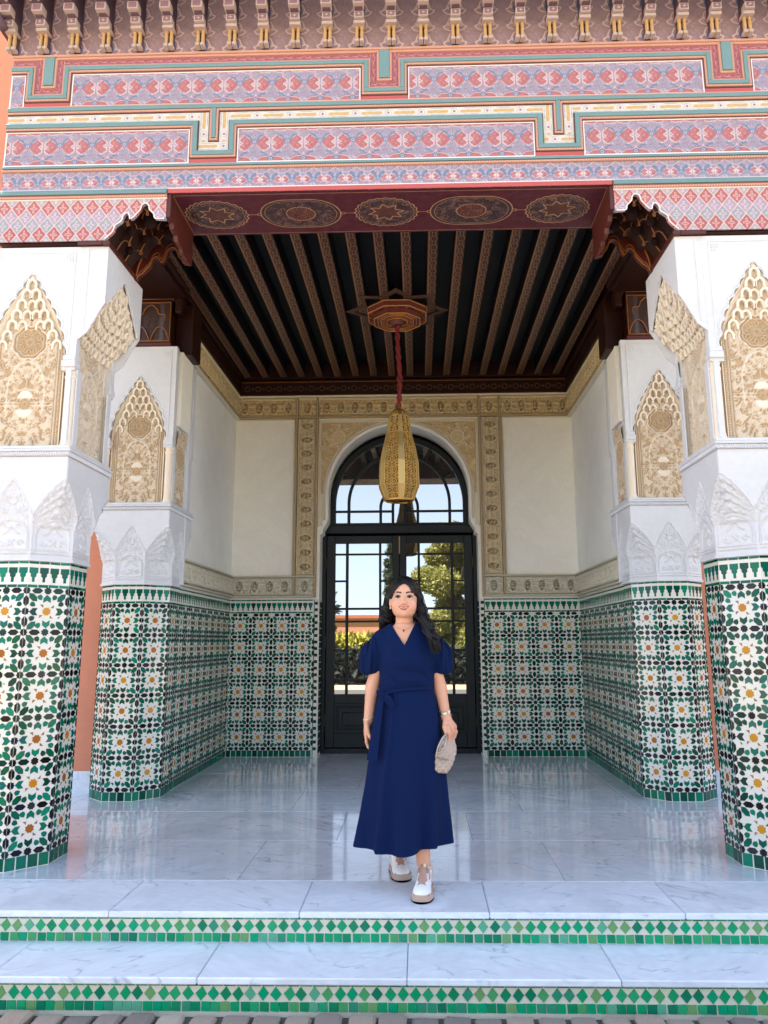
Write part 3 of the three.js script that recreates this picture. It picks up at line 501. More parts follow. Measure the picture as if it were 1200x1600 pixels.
// ---------------------------------------------------------------- painted wood: flat patterns drawn on canvases
function wear(c, seed, amount = 14) { // brush grain and faded paint, all over
  const g = c.getContext('2d'), id = g.getImageData(0, 0, c.width, c.height), d = id.data, R = rng(seed);
  for (let i = 0; i < d.length; i += 4) { const x = (i / 4) % c.width, y = Math.floor(i / 4 / c.width), n = fbm(x * 0.03, y * 0.03, seed, 3) * 22 + (R() - 0.5) * amount; d[i] += n; d[i + 1] += n; d[i + 2] += n; }
  g.putImageData(id, 0, 0);
}
const pattern = (draw, period, hgt, W, H, seed) => { const [c, g] = canvas(W, H); draw(g, W, H); wear(c, seed); const t = texture(c); t.repeat.set(1 / period, 1 / hgt); return t; };
const COL = { lav: 'rgb(166,160,174)', pink: 'rgb(188,122,122)', rose: 'rgb(176,98,106)', blue: 'rgb(118,144,174)', sky: 'rgb(150,178,206)', white: 'rgb(224,210,208)', teal: [108, 140, 142] };
function lobed(g, x, y, w, h, flip, n = 3) { // one side of a scalloped leaf from (x,y) sweeping w wide, h high
  g.lineTo(x, y); for (let i = 0; i < n; i++) { const t = (i + 0.5) / n, t2 = (i + 1) / n; g.quadraticCurveTo(x + w * t * 1.05 + flip * h * 0.10, y - h * t * 1.0 - 4, x + w * t2, y - h * t2); }
}
function ogee(g, W, H, two) { // red scalloped leaves on lavender, blue cups between
  const R = rng(8); g.fillStyle = COL.lav; g.fillRect(0, 0, W, H);
  for (let i = 0; i < 420; i++) { g.fillStyle = ['rgba(196,150,170,.55)', 'rgba(120,140,170,.5)', 'rgba(226,214,222,.6)', 'rgba(150,110,140,.4)'][i % 4]; g.beginPath(); g.ellipse(R() * W, R() * H, 2 + R() * 5, 1.5 + R() * 2, R() * 6, 0, 7); g.fill(); }
  for (let i = 0; i < 70; i++) { g.strokeStyle = ['rgba(238,230,232,.7)', 'rgba(122,150,182,.75)', 'rgba(200,140,152,.7)'][i % 3]; g.lineWidth = 3.2; curl(g, R() * W, R() * H, 6 + R() * 9, 0.9, R() < 0.5 ? 1 : -1, R() * 6); }
  const leaf = (cx, cy, s, up) => { // a pair of red half leaves meeting at a white knot
    for (const f of [-1, 1]) {
      g.save(); g.translate(cx, cy); g.scale(f, up);
      const a = W * 0.5 * s, b = H * 0.2 * s;
      g.beginPath(); g.moveTo(a * 0.14, -b * 1.0); g.bezierCurveTo(a * 0.3, -b * 1.25, a * 0.42, -b * 1.3, a * 0.5, -b * 0.95); g.bezierCurveTo(a * 0.66, -b * 0.8, a * 0.8, -b * 0.3, a * 0.96, 0); g.bezierCurveTo(a * 0.8, b * 0.35, a * 0.66, b * 0.85, a * 0.45, b * 1.0); g.bezierCurveTo(a * 0.3, b * 1.2, a * 0.16, b * 1.1, a * 0.1, b * 0.6); g.closePath();
      g.fillStyle = COL.pink; g.fill(); g.strokeStyle = 'rgba(226,208,206,.8)'; g.lineWidth = 3.5; g.stroke(); g.save(); g.clip(); for (let i = 0; i < 22; i++) { g.strokeStyle = i % 2 ? 'rgba(218,180,178,.85)' : 'rgba(156,80,92,.75)'; g.lineWidth = 3.4; curl(g, a * R(), b * (R() * 2.2 - 1.1), 5 + R() * 6, 0.8, 1, R() * 6); } g.restore();
      g.strokeStyle = COL.white; g.lineWidth = 6; g.beginPath(); g.moveTo(a * 0.5, -b * 1.15); g.bezierCurveTo(a * 0.34, -b * 1.4, a * 0.26, -b * 0.7, a * 0.1, -b * 0.75); g.bezierCurveTo(a * 0.0, -b * 0.1, a * 0.1, b * 0.1, a * 0.08, b * 0.75); g.bezierCurveTo(a * 0.26, b * 0.8, a * 0.34, b * 1.4, a * 0.5, b * 1.1); g.stroke();
      g.fillStyle = COL.white; for (const [u, v] of [[0.16, -0.18], [0.16, 0.18], [0.26, 0]]) { g.beginPath(); g.arc(a * u, b * v, 7.5, 0, 7); g.fill(); }
      g.restore();
    }
  };
  const cup = (cx, cy, s) => {
    g.strokeStyle = COL.blue; g.lineWidth = 14 * s; g.beginPath(); g.moveTo(cx - W * 0.30, cy - H * 0.16 * s); g.quadraticCurveTo(cx - W * 0.14, cy - H * 0.18 * s, cx - W * 0.09, cy + H * 0.02); g.moveTo(cx + W * 0.30, cy - H * 0.16 * s); g.quadraticCurveTo(cx + W * 0.14, cy - H * 0.18 * s, cx + W * 0.09, cy + H * 0.02); g.stroke();
    g.fillStyle = COL.blue; g.beginPath(); g.ellipse(cx, cy + H * 0.03, W * 0.085, H * 0.075 * s, 0, 0, 7); g.fill(); g.strokeStyle = COL.white; g.lineWidth = 4; g.beginPath(); g.arc(cx, cy + H * 0.035, W * 0.04, 0, 7); g.stroke(); g.strokeStyle = 'rgb(210,200,214)'; g.lineWidth = 3; g.beginPath(); g.moveTo(cx, cy - H * 0.03); g.lineTo(cx, cy - H * 0.14); g.stroke();
  };
  const arcs = (y, k) => { g.strokeStyle = COL.white; g.lineWidth = 4.5; for (const x of [0, W]) { g.beginPath(); g.moveTo(x - W * 0.46, y); g.quadraticCurveTo(x - W * 0.3, y - k * H * 0.17, x - W * 0.16, y - k * H * 0.15); g.quadraticCurveTo(x - W * 0.05, y - k * H * 0.14, x, y - k * H * 0.24); g.quadraticCurveTo(x + W * 0.05, y - k * H * 0.14, x + W * 0.16, y - k * H * 0.15); g.quadraticCurveTo(x + W * 0.3, y - k * H * 0.17, x + W * 0.46, y); g.stroke(); } };
  if (two) {
    g.fillStyle = COL.pink; g.beginPath(); g.ellipse(0, H, W * 0.42, H * 0.22, 0, 0, 7); g.fill(); g.beginPath(); g.ellipse(W, H, W * 0.42, H * 0.22, 0, 0, 7); g.fill(); g.beginPath(); g.rect(0, 0, W, H * 0.05); g.fill();
    leaf(0, H * 0.44, 1, 1); leaf(W, H * 0.44, 1, 1); cup(W * 0.5, H * 0.36, 1); cup(0, H * 0.86, 0.9); cup(W, H * 0.86, 0.9); arcs(H * 0.99, 1);
    g.save(); g.translate(W / 2, 0); g.strokeStyle = COL.white; g.lineWidth = 4.5; g.beginPath(); g.moveTo(-W * 0.4, H * 0.03); g.quadraticCurveTo(-W * 0.25, H * 0.13, -W * 0.12, H * 0.06); g.quadraticCurveTo(0, H * 0.05, 0, 0); g.quadraticCurveTo(0, H * 0.05, W * 0.12, H * 0.06); g.quadraticCurveTo(W * 0.25, H * 0.13, W * 0.4, H * 0.03); g.stroke(); g.restore();
  } else {
    leaf(0, H * 0.62, 0.8, 1); leaf(W, H * 0.62, 0.8, 1); cup(W * 0.5, H * 0.6, 1.7); g.strokeStyle = COL.white; g.lineWidth = 5; g.beginPath(); g.moveTo(0, H * 0.3); g.quadraticCurveTo(W * 0.3, H * 0.25, W * 0.5, 0); g.quadraticCurveTo(W * 0.7, H * 0.25, W, H * 0.3); g.stroke();
  }
}
const texP1 = pattern((g, W, H) => ogee(g, W, H, true), 0.206, 0.235, 256, 292, 3);
const texP2 = pattern((g, W, H) => ogee(g, W, H, false), 0.133, 0.128, 192, 186, 5);
const texLoz = pattern((g, W, H) => {
  const R = rng(4); for (let r = 0; r < 4; r++) for (let k = -1; k < 3; k++) {
    const cx = (k + (r % 2) * 0.5) * W, cy = (r + 0.5) * H / 3.0 - H / 6, w = W * 0.5, h = H / 3 * 0.98; g.fillStyle = r === 1 || r === 3 ? 'rgb(186,176,192)' : r === 0 ? 'rgb(196,112,104)' : 'rgb(168,174,178)';
    g.beginPath(); g.moveTo(cx, cy - h); g.quadraticCurveTo(cx + w * 0.25, cy - h * 0.35, cx + w, cy); g.quadraticCurveTo(cx + w * 0.25, cy + h * 0.35, cx, cy + h); g.quadraticCurveTo(cx - w * 0.25, cy + h * 0.35, cx - w, cy); g.quadraticCurveTo(cx - w * 0.25, cy - h * 0.35, cx, cy - h); g.fill();
  }
  g.fillStyle = 'rgba(0,0,0,0)';
  const rows = ['rgb(194,118,108)', 'rgb(186,172,186)', 'rgb(170,176,182)', 'rgb(192,114,108)'];
  for (let r = -2; r < 6; r++) for (let k = -1; k < 3; k++) {
    const cx = (k + ((r + 2) % 2) * 0.5) * W, cy = H * (0.2 + r * 0.212), w = W * 0.5, h = H * 0.212;
    const path = () => { g.beginPath(); const q = [[0, -1], [0.5, -0.5], [1, 0], [0.5, 0.5], [0, 1], [-0.5, 0.5], [-1, 0], [-0.5, -0.5]]; q.forEach(([a, b], i) => { const x = cx + a * w, y = cy + b * h; if (!i) g.moveTo(x, y); else { const [pa, pb] = q[i - 1]; const mx = cx + ((a + pa) / 2) * w * 1.12, my = cy + ((b + pb) / 2) * h * 1.12; g.quadraticCurveTo(mx, my, x, y); } }); g.closePath(); };
    g.fillStyle = (r < 0 || r > 3 ? 'rgb(186,184,186)' : rows[r]); path(); g.fill();
    for (const [a, b, e] of [[0.24, 0, 0], [-0.24, 0, 0], [0, 0.3, 1], [0, -0.3, 1]]) { g.strokeStyle = 'rgba(244,234,232,.9)'; g.lineWidth = 4; g.beginPath(); g.ellipse(cx + a * w, cy + b * h, e ? 6 : 13, e ? 17 : 7, 0, 0, 7); g.stroke(); } g.fillStyle = 'rgba(130,84,100,.6)'; g.beginPath(); g.arc(cx, cy, 7, 0, 7); g.fill();
    g.strokeStyle = COL.white; g.lineWidth = 9; path(); g.stroke();
  }
}, 0.092, 0.28, 128, 390, 6);
const texScroll = pattern((g, W, H) => { g.fillStyle = 'rgb(172,98,104)'; g.fillRect(0, 0, W, H); g.strokeStyle = 'rgb(222,172,168)'; g.lineWidth = 5; for (const [x, d] of [[0.25, 1], [0.75, -1]]) { g.beginPath(); g.moveTo(W * (x - 0.2), H * (0.5 + 0.25 * d)); g.bezierCurveTo(W * (x - 0.05), H * (0.5 - 0.35 * d), W * (x + 0.05), H * (0.5 + 0.35 * d), W * (x + 0.2), H * (0.5 - 0.25 * d)); g.stroke(); g.beginPath(); g.moveTo(W * x, H * 0.5); g.lineTo(W * (x + 0.12), H * (0.5 + 0.3 * d)); g.stroke(); } g.fillStyle = COL.white; g.fillRect(0, 0, W, 4); g.fillRect(0, H - 4, W, 4); }, 0.12, 0.043, 192, 70, 7);
const texCart = pattern((g, W, H) => { g.fillStyle = 'rgb(228,228,216)'; g.fillRect(0, 0, W, H); g.fillStyle = 'rgb(222,190,128)'; g.beginPath(); const a = W * 0.16, b = W * 0.84, h = H * 0.2; g.moveTo(a, H / 2); g.lineTo(a + h, H / 2 - h); g.lineTo(b - h, H / 2 - h); g.lineTo(b, H / 2); g.lineTo(b - h, H / 2 + h); g.lineTo(a + h, H / 2 + h); g.fill(); g.strokeStyle = 'rgb(236,236,228)'; g.lineWidth = 4; g.stroke(); g.strokeStyle = 'rgb(150,190,190)'; g.lineWidth = 4; for (const s of [0.16, 0.84]) { g.beginPath(); g.moveTo(W * 0.3, H * s); g.lineTo(W * 0.7, H * s); g.stroke(); } for (const x of [0, W]) { g.fillStyle = 'rgb(196,140,146)'; g.beginPath(); g.arc(x, H / 2, H * 0.18, 0, 7); g.fill(); g.strokeStyle = 'rgb(240,240,236)'; g.lineWidth = 5; g.stroke(); g.strokeStyle = 'rgb(150,190,190)'; g.lineWidth = 3; g.beginPath(); g.arc(x, H / 2, H * 0.32, 0, 7); g.stroke(); } }, 0.207, 0.062, 256, 78, 8);
const texRope = pattern((g, W, H) => { g.fillStyle = 'rgb(232,186,158)'; g.fillRect(0, 0, W, H); g.strokeStyle = 'rgb(190,122,104)'; g.lineWidth = W * 0.22; for (let k = -1; k < 2; k++) { g.beginPath(); g.moveTo(k * W + W * 0.2, H + 3); g.lineTo(k * W + W * 0.8 + 3, -3); g.stroke(); } }, 0.016, 0.014, 32, 28, 9);
const texEave = pattern((g, W, H) => {
  const R = rng(14); g.fillStyle = 'rgb(170,142,138)'; g.fillRect(0, 0, W, H); for (let i = 0; i < 500; i++) { g.fillStyle = ['rgba(150,130,136,.5)', 'rgba(206,172,160,.5)', 'rgba(160,160,172,.5)'][i % 3]; g.beginPath(); g.ellipse(R() * W, R() * H, 2 + R() * 7, 2, R() * 6, 0, 7); g.fill(); }
  for (let r = 0; r < 5; r++) { const y = (r + 0.5) * H / 5; g.strokeStyle = r % 2 ? 'rgb(240,206,186)' : 'rgb(226,196,180)'; g.lineWidth = 7; for (const f of [-1, 1]) { g.beginPath(); g.moveTo(W / 2, y - H * 0.1); g.bezierCurveTo(W * (0.5 + f * 0.3), y - H * 0.1, W * (0.5 + f * 0.12), y, W * (0.5 + f * 0.36), y + H * 0.02); g.bezierCurveTo(W * (0.5 + f * 0.3), y + H * 0.08, W * (0.5 + f * 0.1), y + H * 0.06, W / 2, y + H * 0.1); g.stroke(); curl(g, W * (0.5 + f * 0.17), y, 9, 1, f, 0); } g.fillStyle = r % 2 ? 'rgb(96,126,168)' : 'rgb(176,104,98)'; g.beginPath(); g.ellipse(W / 2, y, W * 0.17, H * 0.05, 0, 0, 7); g.fill(); g.strokeStyle = 'rgb(200,196,200)'; g.lineWidth = 3; g.beginPath(); g.arc(W / 2, y + H * 0.05, 5, 0, 7); g.stroke(); }
}, 0.2035, 0.6, 160, 470, 10);
const painted = (map, c = [222, 214, 218]) => std(c, 0.7, { map, bumpMap: grainBump, bumpScale: 0.0008 });
const MP = { p1: painted(texP1), p2: painted(texP2), loz: painted(texLoz), scroll: painted(texScroll), cart: painted(texCart), rope: painted(texRope), eave: painted(texEave), teal: std(COL.teal, 0.65, { map: plasterTex, bumpMap: woodTex, bumpScale: 0.001 }), dark: std([96, 62, 60], 0.7, { bumpMap: woodTex, bumpScale: 0.001 }), red: std([176, 84, 84], 0.7, { bumpMap: woodTex, bumpScale: 0.001 }), white: std([232, 222, 220], 0.7) };

// ---------------------------------------------------------------- painted frieze over the porch
const FX = 2.425;
{
  const f = thing('painted_frieze', 'painted wood frieze of red, blue and white bands across the porch front', 'frieze');
  part(f, 'beam', box(-FX, FX, 3.962, 4.93, -0.2, ZF - 0.012), MP.dark);
  for (const s of [-1, 1]) part(f, 'beam', box(Math.min(s * 1.76, s * FX), Math.max(s * 1.76, s * FX), 3.636, 3.962, -0.2, ZF - 0.012), MP.dark);
  // strips that follow a level line with square drops ("U" shapes)
  function strip(name, mat, C, W, Y, YB, d0, d1, z) {
    const b = new MB(), z0 = ZF - 0.013, xs = [-FX, ...C, FX], bb = Math.min(0.002, (d1 - d0) / 4);
    const add = (x0, x1, y0, y1, vert) => { x0 = Math.max(x0, -FX); x1 = Math.min(x1, FX); if (x1 - x0 < 0.004) return; const g = box(x0, x1, y0, y1, z0, ZF + z, bb), U = g.attributes.uv, P = g.attributes.position; for (let i = 0; i < U.count; i++) { if (vert) U.setXY(i, P.getY(i), P.getX(i) - x0); else U.setXY(i, P.getX(i), P.getY(i) - y0); } b.add(g); };
    for (const c of C) { add(c - W + d0, c - W + d1, YB + d1, Y + d1, true); add(c + W - d1, c + W - d0, YB + d1, Y + d1, true); add(c - W + d0, c + W - d0, YB + d0, YB + d1, false); }
    for (let i = 0; i + 1 < xs.length; i++) add(i === 0 ? -FX : xs[i] + W - d0, i + 2 === xs.length ? FX : xs[i + 1] - W + d0, Y + d0, Y + d1, false);
    b.build(f, name, mat);
  }
  const U1 = [-2.18, -0.025, 2.13], U2 = [-1.1, 1.06];
  for (const [n, m, a, b, z] of [['dark_moulding', MP.dark, 0, 0.008, 0.01], ['rope_moulding', MP.rope, 0.008, 0.022, 0.014], ['teal_moulding', MP.teal, 0.022, 0.048, 0.02], ['rope_moulding', MP.rope, 0.048, 0.06, 0.013], ['scroll_band', MP.scroll, 0.06, 0.103, 0.003], ['rope_moulding', MP.rope, 0.103, 0.119, 0.012]]) strip(n, m, U1, 0.15, 4.796, 4.592, a, b, z);
  for (const [n, m, a, b, z] of [['dark_moulding', MP.dark, 0, 0.006, 0.01], ['rope_moulding', MP.rope, 0.006, 0.02, 0.014], ['teal_moulding', MP.teal, 0.02, 0.049, 0.02], ['dark_moulding', MP.dark, 0.049, 0.055, 0.01], ['cartouche_band', MP.cart, 0.055, 0.117, 0.003], ['dark_moulding', MP.dark, 0.117, 0.123, 0.01], ['rope_moulding', MP.rope, 0.123, 0.137, 0.014]]) strip(n, m, U2, 0.15, 4.385, 4.175, a, b, z);
  const line = (n, m, y0, y1, z) => { const g = box(-FX, FX, y0, y1, ZF - 0.013, ZF + z, 0.0015), U = g.attributes.uv, P = g.attributes.position; for (let i = 0; i < U.count; i++) U.setXY(i, P.getX(i), P.getY(i) - y0); return part(f, n, g, m); };
  line('rope_moulding', MP.rope, 4.915, 4.93, 0.02);
  line('teal_moulding', MP.teal, 4.523, 4.549, 0.02); line('rope_moulding', MP.rope, 4.549, 4.562, 0.012);
  for (const c of U1) part(f, 'teal_moulding', box(Math.max(-FX, c - 0.031), Math.min(c + 0.031, FX), 4.712, 4.914, ZF - 0.013, ZF + 0.02, 0.002), MP.teal);
  for (const c of U2) part(f, 'teal_moulding', box(c - 0.0128, c + 0.0128, 4.313, 4.522, ZF - 0.013, ZF + 0.02, 0.002), MP.teal);
  for (const c of U1) part(f, 'red_bar', box(Math.max(-FX, c - 0.148), Math.min(c + 0.148, FX), 4.563, 4.591, ZF - 0.013, ZF + 0.004), MP.red);
  for (const c of U2) part(f, 'red_bar', box(c - 0.148, c + 0.148, 4.147, 4.174, ZF - 0.013, ZF + 0.004), MP.red);
  const panels = (C, y0, y1, m, ph) => { const e = [-FX, ...C.flatMap((c) => [c - 0.151, c + 0.151]), FX]; for (let i = 0; i < e.length; i += 2) if (e[i + 1] - e[i] > 0.02) {
    part(f, 'painted_panel', box(e[i] + 0.007, e[i + 1] - 0.007, y0 + 0.006, y1 - 0.006, ZF - 0.013, ZF + 0.001, 0, [ph, -y0]), m);
    const w = new MB(); for (const [a, b, c, d] of [[e[i], e[i + 1], y1 - 0.006, y1], [e[i], e[i + 1], y0, y0 + 0.006], [e[i], e[i] + 0.007, y0 + 0.006, y1 - 0.006], [e[i + 1] - 0.007, e[i + 1], y0 + 0.006, y1 - 0.006]]) w.add(box(a, b, c, d, ZF - 0.013, ZF + 0.004)); w.build(f, 'white_line', MP.white); } };
  panels(U1, 4.5625, 4.7955, MP.p1, 0.02); panels(U2, 4.1465, 4.3845, MP.p1, 0.12);
  line('teal_moulding', MP.teal, 4.123, 4.139, 0.015); line('dark_moulding', MP.dark, 4.117, 4.123, 0.008); line('rope_moulding', MP.rope, 4.103, 4.117, 0.014); line('white_line', MP.white, 4.139, 4.146, 0.006);
  part(f, 'painted_panel', box(-FX, FX, 3.979, 4.103, ZF - 0.013, ZF + 0.001, 0, [0, -3.976]), MP.p2);
  line('white_line', MP.white, 3.973, 3.979, 0.006);
  for (const s of [-1, 1]) {
    const a = Math.min(s * 1.376, s * FX), b = Math.max(s * 1.376, s * FX), z0 = ZF - 0.013;
    for (const [n, m, y0, y1, z] of [['teal_moulding', MP.teal, 3.956, 3.9725, 0.012], ['teal_moulding', MP.teal, 3.937, 3.956, 0.022], ['red_bar', MP.red, 3.930, 3.937, 0.01], ['rope_moulding', MP.rope, 3.916, 3.93, 0.014], ['white_line', MP.white, 3.909, 3.916, 0.004]]) part(f, n, box(a, b, y0, y1, z0, ZF + z, 0.0015, [0, -y0]), m);
    // lozenge panel with the scalloped cut over the corner bracket
    const cut = [[1.385, 3.773], [1.445, 3.778], [1.452, 3.806], [1.482, 3.84], [1.485, 3.862], [1.498, 3.878], [1.512, 3.88], [1.53, 3.868], [1.538, 3.838], [1.562, 3.808], [1.585, 3.782], [1.60, 3.778], [1.604, 3.80], [1.618, 3.818], [1.632, 3.812], [1.646, 3.79], [1.65, 3.765], [1.69, 3.733], [1.70, 3.697], [1.75, 3.643]];
    const sh = new THREE.Shape([[FX, 3.636], [FX, 3.909], [1.378, 3.909], [1.378, 3.773], ...cut, [1.752, 3.636]].map(([u, y]) => V2(s * u, y)));
    const g = extrude(sh, 0.03).translate(0, 0, ZF - 0.03), U = g.attributes.uv, P = g.attributes.position; for (let i = 0; i < U.count; i++) U.setXY(i, P.getX(i), P.getY(i) - 3.632);
    part(f, 'lozenge_panel', g, MP.loz);
    part(f, 'white_line', tube(cut.map(([u, y]) => V3(s * u, y, ZF + 0.001)), 0.004, 5, false, 60), MP.white);
  }
  // underside of the lintel with five painted medallions
  const [c, g] = canvas(1600, 300); const sx = 1600 / 2.744, sz = 300 / 0.5; g.fillStyle = 'rgb(84,26,40)'; g.fillRect(0, 0, 1600, 300);
  const gold = 'rgb(192,150,108)', R = rng(6); g.strokeStyle = gold; g.lineWidth = 2.5; g.strokeRect(14, 10, 1572, 280); g.lineWidth = 3; g.beginPath(); g.moveTo(140, 150); g.lineTo(1460, 150); g.stroke();
  [[-1.13, 0.2, 0], [-0.582, 0.26, 1], [-0.025, 0.2, 0], [0.526, 0.265, 1], [1.08, 0.2, 0]].forEach(([x, w, long], k) => {
    const cx = (x + 1.372) * sx, cy = 150, rx = w * sx, ry = 0.165 * sz; const shape = (q) => { g.beginPath(); if (long) { const d = (rx - ry * 1.1) * q; g.moveTo(cx - d, cy - ry * q); g.lineTo(cx + d, cy - ry * q); g.ellipse(cx + d, cy, ry * 1.1 * q, ry * q, 0, -Math.PI / 2, Math.PI / 2); g.lineTo(cx - d, cy + ry * q); g.ellipse(cx - d, cy, ry * 1.1 * q, ry * q, 0, Math.PI / 2, Math.PI * 1.5); } else for (let i = 0; i <= 120; i++) { const a = (i / 120) * 6.2832, m = q * (1 + 0.03 * Math.cos(a * 24)); g[i ? 'lineTo' : 'moveTo'](cx + Math.cos(a) * rx * m, cy + Math.sin(a) * ry * m); } };
    g.fillStyle = 'rgb(66,44,48)'; shape(1); g.fill(); g.strokeStyle = gold; g.lineWidth = 4; g.stroke(); g.lineWidth = 2; shape(0.9); g.stroke();
    g.save(); shape(0.88); g.clip(); for (let i = 0; i < 150; i++) { g.strokeStyle = ['rgba(176,134,100,.9)', 'rgba(96,104,118,.8)', 'rgba(150,96,80,.8)'][i % 3]; g.lineWidth = 2; curl(g, cx + (R() * 2 - 1) * rx, cy + (R() * 2 - 1) * ry, 6 + R() * 9, 0.9, R() < 0.5 ? 1 : -1, R() * 6); } g.restore();
    g.fillStyle = 'rgb(92,52,46)'; if (long) { g.beginPath(); g.ellipse(cx, cy, rx * 0.36, ry * 0.48, 0, 0, 7); g.fill(); g.strokeStyle = gold; g.lineWidth = 5; g.setLineDash([7, 3]); g.stroke(); g.setLineDash([]); for (let i = 0; i < 60; i++) { g.fillStyle = 'rgba(176,110,84,.8)'; g.fillRect(cx + (R() - 0.5) * rx * 0.55, cy + (R() - 0.5) * ry * 0.7, 5, 3); } }
    else { g.beginPath(); for (let i = 0; i < 16; i++) { const a = (i / 16) * 6.2832 + 0.2, m = i % 2 ? 0.36 : 0.58; g[i ? 'lineTo' : 'moveTo'](cx + Math.cos(a) * rx * m, cy + Math.sin(a) * ry * m); } g.closePath(); g.fill(); g.strokeStyle = gold; g.lineWidth = 4; g.stroke(); }
    if (k < 4) { const nx = cx + 0.278 * sx; g.fillStyle = 'rgb(96,30,44)'; g.strokeStyle = gold; g.lineWidth = 3; g.beginPath(); g.arc(nx, cy, 8, 0, 7); g.fill(); g.stroke(); }
  });
  wear(c, 31, 10); const t = texture(c); t.repeat.set(1 / 2.744, 1 / 0.5); t.offset.set(0.5, 0.62);
  part(f, 'painted_soffit', box(-1.372, 1.372, 3.944, 3.961, -0.19, ZF - 0.002), std([240, 240, 240], 0.55, { map: t, bumpMap: woodTex, bumpScale: 0.0006 }));
  part(f, 'red_bar', box(-1.372, 1.372, 3.9445, 3.973, ZF - 0.0015, ZF + 0.006, 0.002), MP.red);
}

// ---------------------------------------------------------------- eaves with little column brackets
{
  const e = thing('eaves_cornice', 'painted eaves with a row of little yellow column brackets along the top', 'cornice'), R = rng(17);
  part(e, 'painted_wall', box(-FX, FX, 4.932, 5.9, -0.2, ZF - 0.002, 0, [0.08, 0]), MP.eave);
  part(e, 'eaves_board', box(-2.9, 2.9, 5.86, 5.92, -0.3, 0.62), MP.dark); part(e, 'roof_tiles', box(-3, 3, 5.92, 6.05, -2, 0.66), std([60, 110, 84], 0.6));
  const cream = std([172, 152, 144], 0.7, { bumpMap: grainBump, bumpScale: 0.001 }), mauve = std([128, 92, 100], 0.7), yellow = std([182, 142, 90], 0.6, { bumpMap: woodTex, bumpScale: 0.001 }), back = std([88, 66, 78], 0.75, { bumpMap: woodTex, bumpScale: 0.001 });
  const G = { col: lathe([[0.0105, 0], [0.0125, 0.02], [0.0135, 0.06], [0.0125, 0.10], [0.0105, 0.112], [0.0145, 0.118], [0.0145, 0.13]], 12), foot: box(-0.017, 0.017, 0, 0.03, -0.02, 0.03, 0.004), flower: piece(star8(0.016, 0.007, 4, 0), 0.004, 0.001) };
  const arch = new THREE.Shape([[-0.037, 0], [-0.037, 0.115], [0.037, 0.115], [0.037, 0], [0.025, 0], [0.024, 0.04], [0.014, 0.062], [0, 0.072], [-0.014, 0.062], [-0.024, 0.04], [-0.025, 0]].map(([x, y]) => V2(x, y))); G.arch = extrude(arch, 0.02, 0.002);
  const spine = new THREE.Shape([[0, 0.16], [0.085, 0.17], [0.095, 0.255], [0.135, 0.265], [0.15, 0.34], [0.20, 0.36], [0.23, 0.46], [0.36, 0.6], [0.55, 1.39], [0, 1.39]].map(([z, y]) => V2(z, y))); G.spine = extrude(spine, 0.056).rotateY(-Math.PI / 2).translate(0.028, 0, 0);
  G.cheek = extrude(new THREE.Shape([[0, 0.02], [0.03, 0.02], [0.03, 0.16], [0, 0.16]].map(([z, y]) => V2(z, y))), 0.05).rotateY(-Math.PI / 2).translate(0.025, 0, 0);
  for (let i = 0; i < 25; i++) {
    const b = new THREE.Group(); b.name = 'bracket'; b.position.set(-2.42 + i * 0.2035, 4.935, ZF - 0.002); b.scale.set(0.84, 0.7, 1); e.add(b);
    part(b, 'spine', G.spine, back); part(b, 'backing', G.cheek, back);
    for (const s of [-1, 1]) { part(b, 'foot', G.foot, cream, { pos: [s * 0.019, 0.004, 0.04] }); part(b, 'column', G.col, yellow, { pos: [s * 0.019, 0.034, 0.05] }); }
    part(b, 'abacus', box(-0.042, 0.042, 0.164, 0.195, 0.02, 0.092, 0.003), cream);
    part(b, 'lower_block', box(-0.036, 0.036, 0.198, 0.262, 0.05, 0.112, 0.003), cream); part(b, 'recess', box(-0.027, 0.027, 0.206, 0.254, 0.10, 0.1125), mauve); part(b, 'flower', G.flower, cream, { pos: [0, 0.23, 0.1125] });
    part(b, 'upper_block', box(-0.04, 0.04, 0.275, 0.35, 0.10, 0.168, 0.003), cream); part(b, 'recess', box(-0.03, 0.03, 0.285, 0.34, 0.15, 0.169), mauve);
    part(b, 'arch', G.arch, cream, { pos: [0, 0.335, 0.20] }); part(b, 'head_block', box(-0.036, 0.036, 0.452, 0.53, 0.17, 0.25, 0.003), cream);
  }
  part(e, 'end_scroll', tube([V3(-2.5, 5.22, 0.42), V3(-2.49, 5.16, 0.46), V3(-2.47, 5.10, 0.47), V3(-2.455, 5.07, 0.44), V3(-2.46, 5.09, 0.40), V3(-2.48, 5.12, 0.41)], 0.028, 10), back);
  part(e, 'end_scroll', box(-2.56, -2.47, 5.16, 5.86, 0.1, 0.5, 0.01), MP.dark);
}

